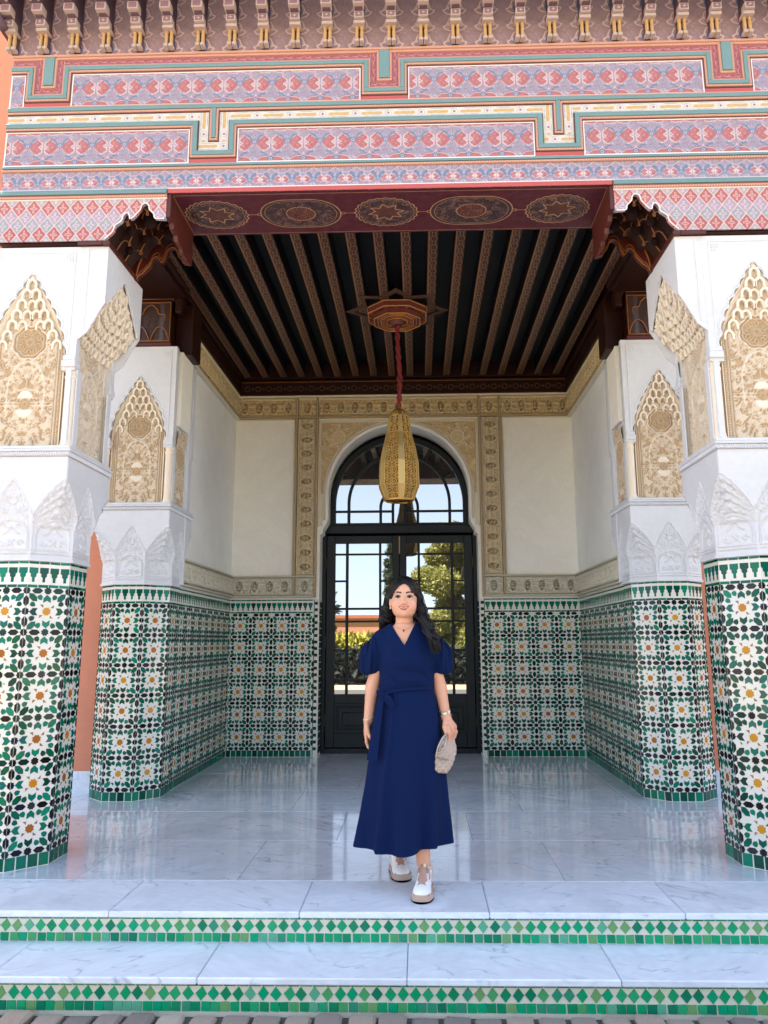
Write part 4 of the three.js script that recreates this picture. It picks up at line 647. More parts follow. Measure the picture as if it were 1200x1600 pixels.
// ---------------------------------------------------------------- dark muqarnas brackets in the two upper corners of the opening
const goldLine = std([150, 92, 44], 0.5, { metalness: 0.25 }), darkBrown = std([38, 17, 13], 0.42, { bumpMap: woodTex, bumpScale: 0.0012 }), shellWood = std([30, 14, 15], 0.8, { specularIntensity: 0.3, bumpMap: woodTex, bumpScale: 0.002 }), redBrown = std([98, 36, 26], 0.5, { map: woodTex, bumpMap: woodTex, bumpScale: 0.001 });
for (const s of [-1, 1]) {
  const b = thing('corner_bracket', s < 0 ? 'dark carved wood bracket in the upper left corner of the porch opening' : 'dark carved wood bracket in the upper right corner of the porch opening', 'bracket', [0, 0, 0]);
  const scal = [[1.71, 3.60], [1.70, 3.623], [1.675, 3.64], [1.651, 3.668], [1.625, 3.70], [1.612, 3.74], [1.589, 3.76], [1.571, 3.757], [1.56, 3.735], [1.548, 3.716], [1.535, 3.735], [1.52, 3.765], [1.51, 3.80], [1.49, 3.822], [1.472, 3.826], [1.452, 3.815], [1.44, 3.78], [1.425, 3.75], [1.405, 3.735], [1.40, 3.712], [1.374, 3.712]];
  const board = (pts, z0, z1, mat, name) => part(b, name, extrude(new THREE.Shape([...pts, [1.374, 3.943], [1.752, 3.943], [1.752, pts[0][1]]].map(([u, y]) => V2(s * u, y))), z1 - z0).translate(0, 0, z0), mat);
  board(scal, -0.17, -0.13, redBrown, 'scalloped_board');
  const line = (pts, z, r = 0.0045) => part(b, 'gold_line', tube(pts.map(([u, y]) => V3(s * u, y, z)), r, 5, false, 70), goldLine);
  line(scal, -0.128); line(scal.map(([u, y]) => [lerp(u, 1.56, 0.06), y + 0.026]), -0.128, 0.003);
  line([[1.713, 3.62], [1.703, 3.69], [1.678, 3.759], [1.65, 3.81], [1.617, 3.85], [1.56, 3.89], [1.503, 3.912]], -0.128, 0.006);
  // hood: tiers of round niches stepping back and down from the front edge to the board
  const tier = (z0, z1, dy, n, ph) => { const pts = [[1.752, 3.645 - dy * 0.5]]; for (let k = 0; k < n; k++) { const t0 = k / n, t1 = (k + 1) / n; for (let i = 0; i <= 8; i++) { const t = lerp(t0, t1, i / 8), u = lerp(1.745, 1.385, t), base = 3.66 + 0.2 * Math.pow(Math.sin(Math.min(1, t * 1.25 + ph) * Math.PI / 2), 1.2) - dy; pts.push([u, base + 0.05 * Math.sin((i / 8) * Math.PI)]); } } pts.push([1.376, 3.80 - dy]);
    board(pts, z0, z1, darkBrown, 'niche_tier'); line(pts, z1 + 0.001, 0.003); return pts; };
  tier(0.17, 0.29, 0.015, 3, 0.06); tier(0.05, 0.169, 0.045, 4, 0.02); tier(-0.06, 0.049, 0.075, 3, 0.04);
  for (const [u, y, z, r] of [[1.512, 3.835, 0.2, 0.05], [1.632, 3.772, 0.2, 0.036], [1.435, 3.815, 0.08, 0.036], [1.575, 3.79, 0.08, 0.04], [1.685, 3.70, 0.08, 0.028]]) { part(b, 'niche_shell', new THREE.SphereGeometry(r, 16, 12).scale(0.95, 1.25, 0.5), shellWood, { pos: [s * u, y, z] }); line(Array.from({ length: 13 }, (_, i) => { const a = (i / 12) * Math.PI; return [u + Math.cos(a) * r, y + Math.sin(a) * r * 1.2]; }), z + r * 0.45, 0.003); }
  // stepped end board under the lintel edge
  const es = [[0.315, 3.943], [0.315, 3.79], [0.25, 3.785], [0.235, 3.755], [0.16, 3.752], [0.14, 3.72], [0.05, 3.722], [0.03, 3.70], [-0.06, 3.702], [-0.09, 3.69], [-0.17, 3.712], [-0.17, 3.943]];
  part(b, 'end_board', extrude(new THREE.Shape(es.map(([z, y]) => V2(z, y))), 0.022, 0.003).rotateY(-Math.PI / 2).translate(s * 1.367 + 0.011, 0, 0), redBrown);
  // sloping red moulding along the top of the pillar
  part(b, 'red_moulding', box(Math.min(s * 1.715, s * 1.762), Math.max(s * 1.715, s * 1.762), 3.604, 3.634, -0.2, ZF + 0.004, 0.005), redBrown);
  part(b, 'red_moulding', box(Math.min(s * 1.7625, s * 1.915), Math.max(s * 1.7625, s * 1.915), 3.606, 3.634, ZF - 0.01, ZF + 0.002, 0.004), redBrown);
}

// ---------------------------------------------------------------- side lintels between front and rear pillars
for (const s of [-1, 1]) {
  const l = thing('side_lintel', s < 0 ? 'dark wood lintel over the left side opening with a carved gold-lined end panel' : 'dark wood lintel over the right side opening with a carved gold-lined end panel', 'lintel');
  const a = (u, v) => [Math.min(s * u, s * v), Math.max(s * u, s * v)];
  part(l, 'beam', box(...a(1.86, 2.5), 4.18, 4.6, -1.6, -0.205), M.darkWood); part(l, 'moulding', box(...a(1.84, 2.45), 4.14, 4.178, -1.6, -0.205, 0.006), M.darkWood);
  part(l, 'end_block', box(...a(1.955, 2.45), 3.72, 4.138, -2.0, -1.6), M.darkWood); part(l, 'foot_moulding', box(...a(1.94, 2.45), 3.70, 3.738, -2.0, -1.575, 0.008), redBrown);
  part(l, 'corner_block', box(...a(1.80, 1.954), 3.675, 4.138, -2.0, -1.72, 0.01), M.darkWood);
  const z = -1.6, c = 2.13, p = new MB(); const arcPts = (x, y, w, h, n = 9) => Array.from({ length: n }, (_, i) => { const t = (i / (n - 1)) * 2 - 1; return V3(x + t * w, y + h * (1 - Math.abs(t) ** 2.2), z + 0.012); });
  for (const k of [-1, 1]) p.add(tube(arcPts(s * c + k * 0.085, 3.76, 0.08, 0.12), 0.005, 5));
  p.add(tube([[-0.12, 3.93], [-0.12, 3.99], [-0.07, 4.0], [-0.055, 4.04], [0, 4.08], [0.055, 4.04], [0.07, 4.0], [0.12, 3.99], [0.12, 3.93]].map(([x, y]) => V3(s * c + x, y, z + 0.012)), 0.005, 5));
  for (const [x0, x1, y0, y1] of [[-0.17, 0.17, 3.748, 3.757], [-0.17, 0.17, 4.1, 4.108], [-0.17, -0.162, 3.757, 4.1], [0.162, 0.17, 3.757, 4.1]]) p.add(box(s * c + x0, s * c + x1, y0, y1, z, z + 0.01));
  p.build(l, 'gold_line', goldLine);
  part(l, 'carved_panel', relief(0.32, 0.34, 0.008, (x, y) => 0.006 * Math.abs(fbm(x * 40, y * 40, 2, 2)) + 0.012 * sstep(Math.abs(x), 0.07, 0.12)), std([52, 26, 18], 0.5), { pos: [s * c, 3.928, z + 0.002] });
}

// ---------------------------------------------------------------- joisted ceiling
{
  const c = thing('porch_ceiling', 'dark beamed porch ceiling with gold chain pattern painted on the joists', 'ceiling');
  part(c, 'boards', box(-2.5, 2.5, 4.385, 4.6, -4.3, -0.201), std([22, 28, 31], 0.6, { map: woodTex, bumpMap: woodTex, bumpScale: 0.001 }));
  const chain = pattern((g, W, H) => { g.fillStyle = 'rgb(56,31,25)'; g.fillRect(0, 0, W, H); g.strokeStyle = 'rgb(146,104,70)'; g.lineWidth = 6; g.strokeRect(3, -10, W - 6, H + 20); const w = W * 0.3; const link = (y, h, k) => { g.beginPath(); g.moveTo(W / 2 - k * 0.5, y - h); g.lineTo(W / 2 + k * 0.5, y - h); g.lineTo(W / 2 + k, y - h * 0.6); g.lineTo(W / 2 + k, y + h * 0.6); g.lineTo(W / 2 + k * 0.5, y + h); g.lineTo(W / 2 - k * 0.5, y + h); g.lineTo(W / 2 - k, y + h * 0.6); g.lineTo(W / 2 - k, y - h * 0.6); g.closePath(); }; g.fillStyle = 'rgb(40,20,16)'; link(H * 0.28, H * 0.26, w); g.fill(); g.stroke(); link(H * 0.78, H * 0.26, w * 0.6); g.stroke(); g.fillStyle = 'rgb(120,60,40)'; g.fillRect(W / 2 - 5, H * 0.2, 10, H * 0.16); }, 0.076, 0.13, 64, 110, 41);
  chain.center.set(0.5, 0.5);
  const side = std([34, 27, 30], 0.5, { specularIntensity: 0.5, map: woodTex, bumpMap: woodTex, bumpScale: 0.001 }), face = std([230, 230, 230], 0.5, { map: chain, bumpMap: woodTex, bumpScale: 0.0005 });
  for (let i = 0; i < 18; i++) { const x = -1.79 + i * 0.2088, j = part(c, 'joist', box(-0.037, 0.037, 4.225, 4.384, -3.93, -0.21), side, { pos: [x, 0, 0] }); const g = box(-0.038, 0.038, 4.219, 4.2245, -3.93, -0.21, 0.001, [0.038, 0]); part(j, 'painted_face', g, face); }
  part(c, 'cornice', box(-1.93, 1.93, 4.014, 4.20, ZB, ZB + 0.06, 0.01), M.darkWood); part(c, 'cornice', box(-1.93, 1.93, 4.202, 4.384, ZB, ZB + 0.10, 0.004), M.darkWood);
  part(c, 'gold_line', box(-1.87, 1.87, 4.165, 4.172, ZB + 0.06, ZB + 0.064), goldLine);
  { const m = new MB(); for (let i = 0; i < 30; i++) { const x = -1.8 + i * 0.124; m.add(new THREE.TorusGeometry(0.028, 0.006, 5, 14), T(x, 4.09, ZB + 0.062)); m.add(new THREE.TorusGeometry(0.012, 0.005, 5, 10), T(x + 0.062, 4.09, ZB + 0.062)); } m.build(c, 'carving', std([84, 44, 28], 0.5), { kind: 'stuff' }); }
  for (const s of [-1, 1]) { const a = (u, v) => [Math.min(s * u, s * v), Math.max(s * u, s * v)]; part(c, 'cornice', box(...a(1.868, 1.93), 4.014, 4.16, -3.93, -1.60, 0.01), M.darkWood); part(c, 'cornice', box(...a(1.84, 1.93), 4.18, 4.384, -3.88, -1.60, 0.006), M.darkWood); part(c, 'cornice', box(...a(1.80, 1.858), 4.17, 4.384, -1.6, -0.21, 0.006), M.darkWood); }
}
// ---------------------------------------------------------------- ceiling rose and lantern
{
  const r = thing('ceiling_rose', 'octagonal red and gold wood rose in the middle of the dark ceiling', 'ceiling rose', [-0.012, 4.2, -2.08]);
  const oct = (R, y0, y1, m, name, R2 = R) => part(r, name, new THREE.CylinderGeometry(R2, R, y1 - y0, 8, 1).rotateY(Math.PI / 8).translate(0, (y0 + y1) / 2, 0), m);
  const red = std([84, 28, 22], 0.5, { bumpMap: woodTex, bumpScale: 0.001, flatShading: true });
  oct(0.285, -0.055, 0, red, 'upper_tier', 0.29); oct(0.225, -0.10, -0.055, red, 'lower_tier', 0.23);
  const ring = (R, y, t) => { const p = []; for (let i = 0; i < 8; i++) { const a = Math.PI / 8 + (i * Math.PI) / 4 ; p.push([Math.sin(a) * R, Math.cos(a) * R]); } const m = new MB(); for (let i = 0; i < 8; i++) { const [x, z] = p[i], [u, v] = p[(i + 1) % 8]; m.add(tube(new THREE.LineCurve3(V3(x, y, z), V3(u, y, v)), t, 5)); } m.build(r, 'gold_line', std([190, 128, 64], 0.4, { metalness: 0.3 })); };
  ring(0.285, -0.056, 0.006); ring(0.292, -0.004, 0.005); ring(0.226, -0.102, 0.006); ring(0.16, -0.102, 0.004); ring(0.10, -0.102, 0.005); ring(0.19, -0.102, 0.003);
  { const m = new MB(); for (let i = 0; i < 16; i++) { const a = (i / 16) * 6.283; m.add(new THREE.TorusGeometry(0.018, 0.004, 4, 10).rotateX(Math.PI / 2), T(Math.cos(a) * 0.13, -0.101, Math.sin(a) * 0.13)); m.add(new THREE.TorusGeometry(0.015, 0.004, 4, 10).rotateX(Math.PI / 2), T(Math.cos(a) * 0.255, -0.056, Math.sin(a) * 0.255)); } m.build(r, 'carving', goldLine, { kind: 'stuff' }); }
  const star = new THREE.Shape(), hole = new THREE.Path(); for (let i = 0; i < 16; i++) { const a = (i * Math.PI) / 8, q = i % 2 ? 0.33 : 0.47; star[i ? 'lineTo' : 'moveTo'](Math.cos(a) * q, Math.sin(a) * q); hole[i ? 'lineTo' : 'moveTo'](Math.cos(-a) * (i % 2 ? 0.29 : 0.40), Math.sin(-a) * (i % 2 ? 0.29 : 0.40)); } star.closePath(); hole.closePath(); star.holes.push(hole);
  part(r, 'star_board', extrude(star, 0.012).rotateX(Math.PI / 2).translate(0, 0.016, 0), std([70, 46, 32], 0.5));
  part(r, 'cup', lathe([[0.001, -0.14], [0.05, -0.135], [0.06, -0.115], [0.07, -0.10]], 20), red);
}
{
  const l = thing('lantern', 'pierced brass lantern hanging on a red wrapped cord in front of the arch', 'lantern', [-0.003, 2.43, -2.08]);
  const prof = [[0.135, 0], [0.182, 0.118], [0.176, 0.33], [0.152, 0.46], [0.115, 0.605], [0.092, 0.76], [0.062, 0.81]], N = 6, wide = 0.37, A0 = 0.16;   // half angle of a wide face
  const brass = std([214, 176, 104], 0.45, { metalness: 1, bumpMap: grainBump, bumpScale: 0.0008 }), inner = std([112, 88, 46], 0.6, { metalness: 0.6, bumpMap: grainBump, bumpScale: 0.001 }), polish = std([196, 170, 116], 0.5, { metalness: 1 });
  const P = (a, i, k = 1) => V3(Math.sin(a) * prof[i][0] * k, prof[i][1], Math.cos(a) * prof[i][0] * k);
  for (let f = 0; f < N; f++) {
    const a = A0 + (f * 2 * Math.PI) / N + Math.PI / 6, a0 = a - wide, a1 = a + wide, b = a + Math.PI / N * 2 - wide, plate = [], slim = [], fr = new MB(), net = new MB();
    for (let i = 0; i + 1 < prof.length; i++) { plate.push([P(a0, i), P(a1, i), P(a1, i + 1), P(a0, i + 1)]); slim.push([P(a1, i), P(b, i), P(b, i + 1), P(a1, i + 1)]); }
    part(l, 'pierced_face', polys(plate.map((q) => q.map((v) => v.clone().multiply(V3(0.972, 1, 0.972)))), V3(0, 0.4, 0)), inner);
    part(l, 'plain_face', polys(slim, V3(0, 0.4, 0)), polish);
    for (let i = 0; i + 1 < prof.length; i++) { for (const c of [a0, a1]) fr.add(tube(new THREE.LineCurve3(P(c, i), P(c, i + 1)), 0.0038, 5)); fr.add(tube(new THREE.LineCurve3(P(a0, i), P(a1, i)), i === 0 ? 0.006 : 0.0035, 5)); }
    const face = l.children[l.children.length - 2]; fr.build(face, 'frame', brass);
    // lattice of six-petalled flowers, laid on each flat section
    for (let i = 0; i + 1 < prof.length; i++) {
      const q = [P(a0, i), P(a1, i), P(a1, i + 1), P(a0, i + 1)], hgt = q[0].distanceTo(q[3]), rows = Math.max(1, Math.round(hgt / 0.062)), out = V3(Math.sin(a), 0, Math.cos(a));
      const at = (u, v) => q[0].clone().lerp(q[1], u).lerp(q[3].clone().lerp(q[2], u), v);
      const seg = (u0, v0, u1, v1) => net.add(tube(new THREE.LineCurve3(at(clamp(u0, 0, 1), clamp(v0, 0, 1)), at(clamp(u1, 0, 1), clamp(v1, 0, 1))), 0.0029, 4, false, 1));
      const wid = q[0].distanceTo(q[1]), R0 = 0.052; void rows;
      const inside = (u, v) => u > -0.02 && u < 1.02 && v > -0.04 && v < 1.04;
      for (let r = -1; r <= Math.ceil(hgt / 0.052) + 1; r++) for (let k = -1; k <= 1; k++) { if ((r + k) % 2) continue; const cx = 0.5 * wid + k * 0.045, cy = r * 0.052 + 0.02; for (let m = 0; m < 6; m++) { const t = (m * Math.PI) / 3 + Math.PI / 6, p = (rr, ta) => [(cx + Math.cos(ta) * rr) / wid, (cy + Math.sin(ta) * rr) / hgt], P4 = [p(0.006, t), p(R0 * 0.56, t + 0.36), p(R0 * 0.98, t), p(R0 * 0.56, t - 0.36)]; for (let e = 0; e < 4; e++) { const A = P4[e], B = P4[(e + 1) % 4]; if (inside(...A) && inside(...B)) seg(...A, ...B); } } }
    }
    net.build(face, 'lattice', brass);
  }
  part(l, 'bottom_ring', new THREE.CylinderGeometry(0.132, 0.128, 0.014, 12, 1, true), brass, { pos: [0, -0.004, 0] });
  part(l, 'bottom_plate', new THREE.CylinderGeometry(0.12, 0.12, 0.003, 12), inner, { pos: [0, 0.012, 0] });
  part(l, 'cap', lathe([[0.062, 0.81], [0.055, 0.822], [0.03, 0.83], [0.016, 0.85], [0.012, 0.875]], 18), brass);
  // the cord: two lumpy strands of red cloth wound together
  const red = std([110, 26, 26], 0.85, { bumpMap: grainBump, bumpScale: 0.004 }), b = new MB(), R = rng(3);
  for (const s of [0, 1]) { const p = []; for (let i = 0; i <= 44; i++) { const t = i / 44, a = t * 26 + s * Math.PI, q = 0.011 + 0.004 * Math.sin(i * 1.7); p.push(V3(Math.cos(a) * q + 0.01 * Math.sin(t * 5) + (R() - 0.5) * 0.004, 0.85 + t * 0.79, Math.sin(a) * q)); } b.add(tube(p, 0.0135, 7, false, 170)); }
  b.build(l, 'cord', red);
}

// ---------------------------------------------------------------- pillars: octagonal tiled shaft, white stalactite capital, square carved top
const OA = 0.2834, SQ = 0.311;
const wrap = (a, p) => ((((a + p / 2) % p) + p) % p) - p / 2;
const archLow = 1.925, archTop = 2.14, capBot = 1.70, capTop = 2.262;
// relief of one capital facet, 0.24 x 0.45 m, 600 px per metre
const capF = (() => {
  const w = 144, h = 270, [c, g] = canvas(w, h), R = rng(33); g.fillStyle = '#500000'; g.fillRect(0, 0, w, h); g.strokeStyle = 'rgb(190,0,0)'; g.fillStyle = 'rgb(170,0,0)'; g.lineWidth = 2.2;
  arabesque(g, w, h * 0.62, 26, R, 9); g.fillStyle = '#600000'; g.fillRect(0, h * 0.72, w, h);
  g.strokeStyle = 'rgb(255,0,0)'; g.lineWidth = 4.5; g.beginPath(); g.moveTo(14, h * 0.93); g.lineTo(14, h * 0.76); g.quadraticCurveTo(18, h * 0.56, w / 2, h * 0.54); g.quadraticCurveTo(w - 18, h * 0.56, w - 14, h * 0.76); g.lineTo(w - 14, h * 0.93); g.stroke();
  g.lineWidth = 3; g.beginPath(); g.moveTo(w * 0.28, h * 0.73); g.quadraticCurveTo(w * 0.42, h * 0.71, w * 0.44, h * 0.66); g.quadraticCurveTo(w * 0.5, h * 0.6, w * 0.56, h * 0.66); g.quadraticCurveTo(w * 0.58, h * 0.71, w * 0.72, h * 0.73); g.stroke();
  for (const s of [0.28, 0.72]) { curl(g, w * s, h * 0.84, 13, 1, s < 0.5 ? 1 : -1, 0); } g.beginPath(); g.moveTo(w * 0.42, h * 0.88); g.lineTo(w * 0.58, h * 0.79); g.moveTo(w * 0.58, h * 0.88); g.lineTo(w * 0.42, h * 0.79); g.stroke();
  g.lineWidth = 4; for (const y of [0.925, 0.965]) { g.beginPath(); g.moveTo(6, h * y); g.lineTo(w - 6, h * y); g.stroke(); } g.lineWidth = 5; for (const x of [3, w - 3]) { g.beginPath(); g.moveTo(x, h * 0.5); g.lineTo(x, h); g.stroke(); }
  g.lineWidth = 3; g.beginPath(); g.arc(w / 2, h * 0.3, 14, 0, 7); g.stroke(); curl(g, w / 2 - 24, h * 0.42, 10, 1, 1, 0); curl(g, w / 2 + 24, h * 0.42, 10, 1, -1, Math.PI);
  return field(c, 1);
})();
const capitalGeo = (() => {
  const nt = 344, ny = 124, pos = [], uv = [], idx = [];
  for (let j = 0; j <= ny; j++) for (let i = 0; i <= nt; i++) {
    const th = (i / nt) * Math.PI * 2 + Math.PI / 8, y = lerp(capBot, capTop, j / ny), f = wrap(th, Math.PI / 4), u = Math.tan(f) / Math.tan(Math.PI / 8), fi = Math.round((th - f) / (Math.PI / 4)), corner = fi % 2 !== 0;
    const ro = (OA + 0.002) / Math.cos(f), rs = SQ / Math.cos(wrap(th, Math.PI / 2)), au = Math.abs(u);
    const arch = archLow + (archTop - archLow) * (1 - Math.pow(au, 1.12)) + 0.006 * Math.abs(Math.sin(au * Math.PI * 6)), d = arch - y;
    let r;
    if (d < 0) r = rs; else {
      const span = arch - 1.86, t = clamp(d / Math.max(0.05, span), 0, 1), K = corner ? 5 : 3, q = t * K, k = Math.floor(q), fr = q - k, n = Math.max(1, (6 - k)), ph = Math.abs(Math.sin((u * n + (k % 2) * 0.5) * Math.PI));
      const st = clamp((k + sstep(fr, 0.72 - 0.25 * ph, 1)) / K, 0, 1);
      r = lerp(rs, ro, st) - 0.006 * sstep(d, 0.002, 0.012) * (1 - st) * ph;
      r += 0.018 * (capF.height((u * 0.5 + 0.5) * 143, clamp((1 - (y - capBot) / 0.45) * 269, 0, 269)) - 0.35) * sstep(d, 0.012, 0.03);
      r = Math.min(r, rs + 0.004);
    }
    if (Math.abs(d) < 0.007) r = Math.max(r, rs) + 0.006;
    pos.push(Math.sin(th) * r, y, Math.cos(th) * r); uv.push(th * 0.3, y);
  }
  for (let j = 0; j < ny; j++) for (let i = 0; i < nt; i++) { const a = j * (nt + 1) + i, b = a + nt + 1; idx.push(a, a + 1, b, b, a + 1, b + 1); }
  const g = new THREE.BufferGeometry(); g.setAttribute('position', new THREE.BufferAttribute(new Float32Array(pos), 3)); g.setAttribute('uv', new THREE.BufferAttribute(new Float32Array(uv), 2)); g.setIndex(idx); g.computeVertexNormals(); return g;
})();
const oct = (a, y0, y1) => { const L = [], q = (k, y) => { const t = Math.PI / 8 + (k * Math.PI) / 4, r = a / Math.cos(Math.PI / 8); return V3(Math.sin(t) * r, y, Math.cos(t) * r); }; for (let k = 0; k < 8; k++) L.push([q(k, y0), q(k + 1, y0), q(k + 1, y1), q(k, y1)]); L.push([0, 1, 2, 3, 4, 5, 6, 7].map((k) => q(k, y1)), [0, 1, 2, 3, 4, 5, 6, 7].map((k) => q(k, y0))); return polys(L, V3(0, (y0 + y1) / 2, 0)); };

// carved panel under a scalloped arch
const PW = 0.45, PY0 = 2.345, PTOP = 3.43;
const outline = (y0) => [[0, y0 + 0.56], [0.022, y0 + 0.525], [0.052, y0 + 0.47], [0.09, y0 + 0.405], [0.128, y0 + 0.345], [0.165, y0 + 0.275], [0.195, y0 + 0.20], [0.214, y0 + 0.11], [0.222, y0]];
function scallop(pts, k = 0.3) { const o = []; for (let i = 0; i + 1 < pts.length; i++) { const a = V2(...pts[i]), b = V2(...pts[i + 1]), d = b.clone().sub(a), n = V2(-d.y, d.x).multiplyScalar(-1); if (n.x < 0) n.negate(); for (let j = 0; j < 6; j++) { const t = j / 6; o.push(a.clone().addScaledVector(d, t).addScaledVector(n, k * Math.sin(t * Math.PI))); } } o.push(V2(...pts[pts.length - 1])); return o; }
const interp = (pts, x) => { x = Math.abs(x); for (let i = 0; i + 1 < pts.length; i++) if (x <= pts[i + 1][0]) return lerp(pts[i][1], pts[i + 1][1], (x - pts[i][0]) / (pts[i + 1][0] - pts[i][0])); return pts[pts.length - 1][1]; };
const panelF = (() => {
  const k = 500, w = Math.round(PW * k), h = Math.round((PTOP - PY0) * k), [c, g] = canvas(w, h), R = rng(51), m = w / 2; g.fillStyle = '#200000'; g.fillRect(0, 0, w, h);
  g.strokeStyle = 'rgb(190,150,0)'; g.fillStyle = 'rgb(195,150,0)'; g.lineWidth = 3; arabesque(g, w, h, 240, R, 11); g.lineWidth = 2.2; arabesque(g, w, h, 160, R, 7);
  const ring = (x, y, r, n, lw, fill) => { g.beginPath(); for (let i = 0; i <= 96; i++) { const a = (i / 96) * 6.2832, q = r * (1 + 0.10 * Math.abs(Math.sin((a * n) / 2))); g[i ? 'lineTo' : 'moveTo'](x + Math.cos(a) * q, y + Math.sin(a) * q); } if (fill) { g.fillStyle = fill; g.fill(); } g.lineWidth = lw; g.stroke(); };
  const Y = (y) => h - (y - PY0) * k;
  // big rosette
  g.strokeStyle = 'rgb(240,210,0)'; ring(m, Y(3.0), 50, 8, 5, '#100000'); ring(m, Y(3.0), 40, 8, 2.5); g.strokeStyle = 'rgb(210,60,0)'; g.lineWidth = 3; for (let i = 0; i < 12; i++) { const a = (i / 12) * 6.283; curl(g, m + Math.cos(a) * 28, Y(3.0) + Math.sin(a) * 28, 9, 1, i % 2 ? 1 : -1, a); curl(g, m + Math.cos(a) * 12, Y(3.0) + Math.sin(a) * 12, 6, 1, 1, a); }
  // horseshoe arch with a white disc
  g.strokeStyle = 'rgb(235,200,0)'; g.lineWidth = 5; g.beginPath(); g.moveTo(m - 56, Y(2.56)); g.lineTo(m - 56, Y(2.70)); g.quadraticCurveTo(m - 52, Y(2.86), m, Y(2.875)); g.quadraticCurveTo(m + 52, Y(2.86), m + 56, Y(2.70)); g.lineTo(m + 56, Y(2.56)); g.stroke(); g.lineWidth = 3; g.beginPath(); g.moveTo(m - 90, Y(2.62)); g.lineTo(m + 90, Y(2.62)); g.moveTo(m - 90, Y(2.60)); g.lineTo(m + 90, Y(2.60)); g.stroke(); g.beginPath(); g.moveTo(m, Y(2.7)); g.lineTo(m, Y(2.8)); g.stroke();
  g.fillStyle = 'rgb(205,255,0)'; g.beginPath(); g.arc(m, Y(2.645), 24, Math.PI, 0); g.fill(); g.beginPath(); g.arc(m, Y(2.575), 24, 0, Math.PI); g.fill(); g.fillStyle = '#300000'; g.beginPath(); g.arc(m, Y(2.61), 17, 0, 7); g.fill(); g.strokeStyle = 'rgb(200,30,0)'; g.lineWidth = 3; for (let i = 0; i < 6; i++) { const a = i * 1.047; curl(g, m + Math.cos(a) * 8, Y(2.61) + Math.sin(a) * 8, 6, 1, 1, a); }
  g.strokeStyle = 'rgb(225,150,0)'; g.lineWidth = 4; for (const r of [22, 34, 46]) { g.beginPath(); g.ellipse(m, Y(2.345), r * 1.2, r * 1.5, 0, Math.PI, 0); g.stroke(); }
  g.beginPath(); g.moveTo(m - 50, Y(3.28)); g.lineTo(m - 62, Y(3.16)); g.lineTo(m - 62, Y(2.9)); g.moveTo(m + 50, Y(3.28)); g.lineTo(m + 62, Y(3.16)); g.lineTo(m + 62, Y(2.9)); g.stroke();
  // plain and beaded edges
  for (const s of [-1, 1]) { g.fillStyle = 'rgb(215,220,0)'; g.fillRect(s < 0 ? 0 : w - 5, 0, 5, h); g.fillRect(s < 0 ? 19 : w - 23, 0, 4, h); g.fillStyle = '#180000'; g.fillRect(s < 0 ? 5 : w - 19, 0, 14, h); g.fillStyle = 'rgb(190,120,0)'; for (let y = 0; y < h; y += 8) { g.beginPath(); g.arc(s < 0 ? 12 : w - 12, y, 3.2, 0, 7); g.fill(); } g.fillStyle = '#100000'; g.fillRect(s < 0 ? 23 : w - 26, 0, 3, h); }
  const F = field(c, 1); return { height: (x, y) => F.height((x + PW / 2) * k, Y(y)), mask: (x, y) => F.mask((x + PW / 2) * k, Y(y)) };
})();
const SAND = rgb(190, 162, 126), CRM = rgb(230, 218, 198), SIDEC = rgb(200, 182, 156);
// stalactite tiers: 0 at the panel, 1 at the arch edge; d = distance below the arch, span = total
function tiers(x, d, span, K, cell) {
  const q = clamp(d / span, 0, 1) * K, k = Math.floor(q), f = q - k, ph = Math.abs(Math.sin(((x / cell) + (k % 2) * 0.5) * Math.PI));
  return q >= K ? 0 : 1 - (k + 1 - Math.pow(1 - f, 1 + 4 * ph)) / K;
}
const panelGeo = (depth) => { const o = outline(2.87), h = PTOP - PY0; return relief(PW, h, 0.0046, (x, yl) => {
  const y = yl + PY0, a = interp(o, x), d = a - y, span = 0.05 + 0.17 * Math.max(0, 1 - Math.abs(x) / 0.24); if (d < -0.012) return depth * 0.6;
  const base = 0.019 * panelF.height(x, y) * sstep(d, span * 0.8, span * 1.2); return base + depth * (d < span ? clamp(tiers(x, Math.max(0, d), span, 3, 0.068), 0, 1) : 0);
}, (x, yl) => SAND.clone().lerp(CRM, clamp(panelF.mask(x, yl + PY0), 0, 1) * (interp(o, x) - yl - PY0 < 0.05 + 0.17 * Math.max(0, 1 - Math.abs(x) / 0.24) ? 0 : 1) + (interp(o, x) - yl - PY0 < 0.05 + 0.17 * Math.max(0, 1 - Math.abs(x) / 0.24) ? 0.7 : 0))); };
const frontPanel = panelGeo(0.042);
// inner face of the front pillars: panel that corbels out under a projecting block
const SIDE = { y0: 3.0, low: 3.235, top: 3.50, half: 0.268, out: 0.19 };
const sideArch = (z) => SIDE.low + (SIDE.top - SIDE.low) * (1 - Math.pow(clamp(Math.abs(z) / SIDE.half, 0, 1), 1.1)) + 0.007 * Math.abs(Math.sin((z / SIDE.half) * Math.PI * 5));
const sidePanel = relief(0.56, 1.19, 0.0052, (z, yl) => {
  const y = yl + PY0, a = sideArch(z), px = z * (PW / 0.56); if (y > a) return SIDE.out * 0.9; const base = 0.019 * panelF.height(clamp(px, -PW / 2, PW / 2), y);
  if (y < SIDE.y0) return base; return clamp(SIDE.out * tiers(z, a - y, a - SIDE.y0, 5, 0.072), 0, SIDE.out) + base * sstep(SIDE.y0 + 0.05 - y, 0, 0.05);
}, (z, yl) => SIDEC.clone().lerp(CRM, clamp(panelF.mask(clamp(z * (PW / 0.56), -PW / 2, PW / 2), yl + PY0), 0, 1) * (yl + PY0 > SIDE.y0 ? 0 : 1) + (yl + PY0 > SIDE.y0 ? 0.75 : 0)));
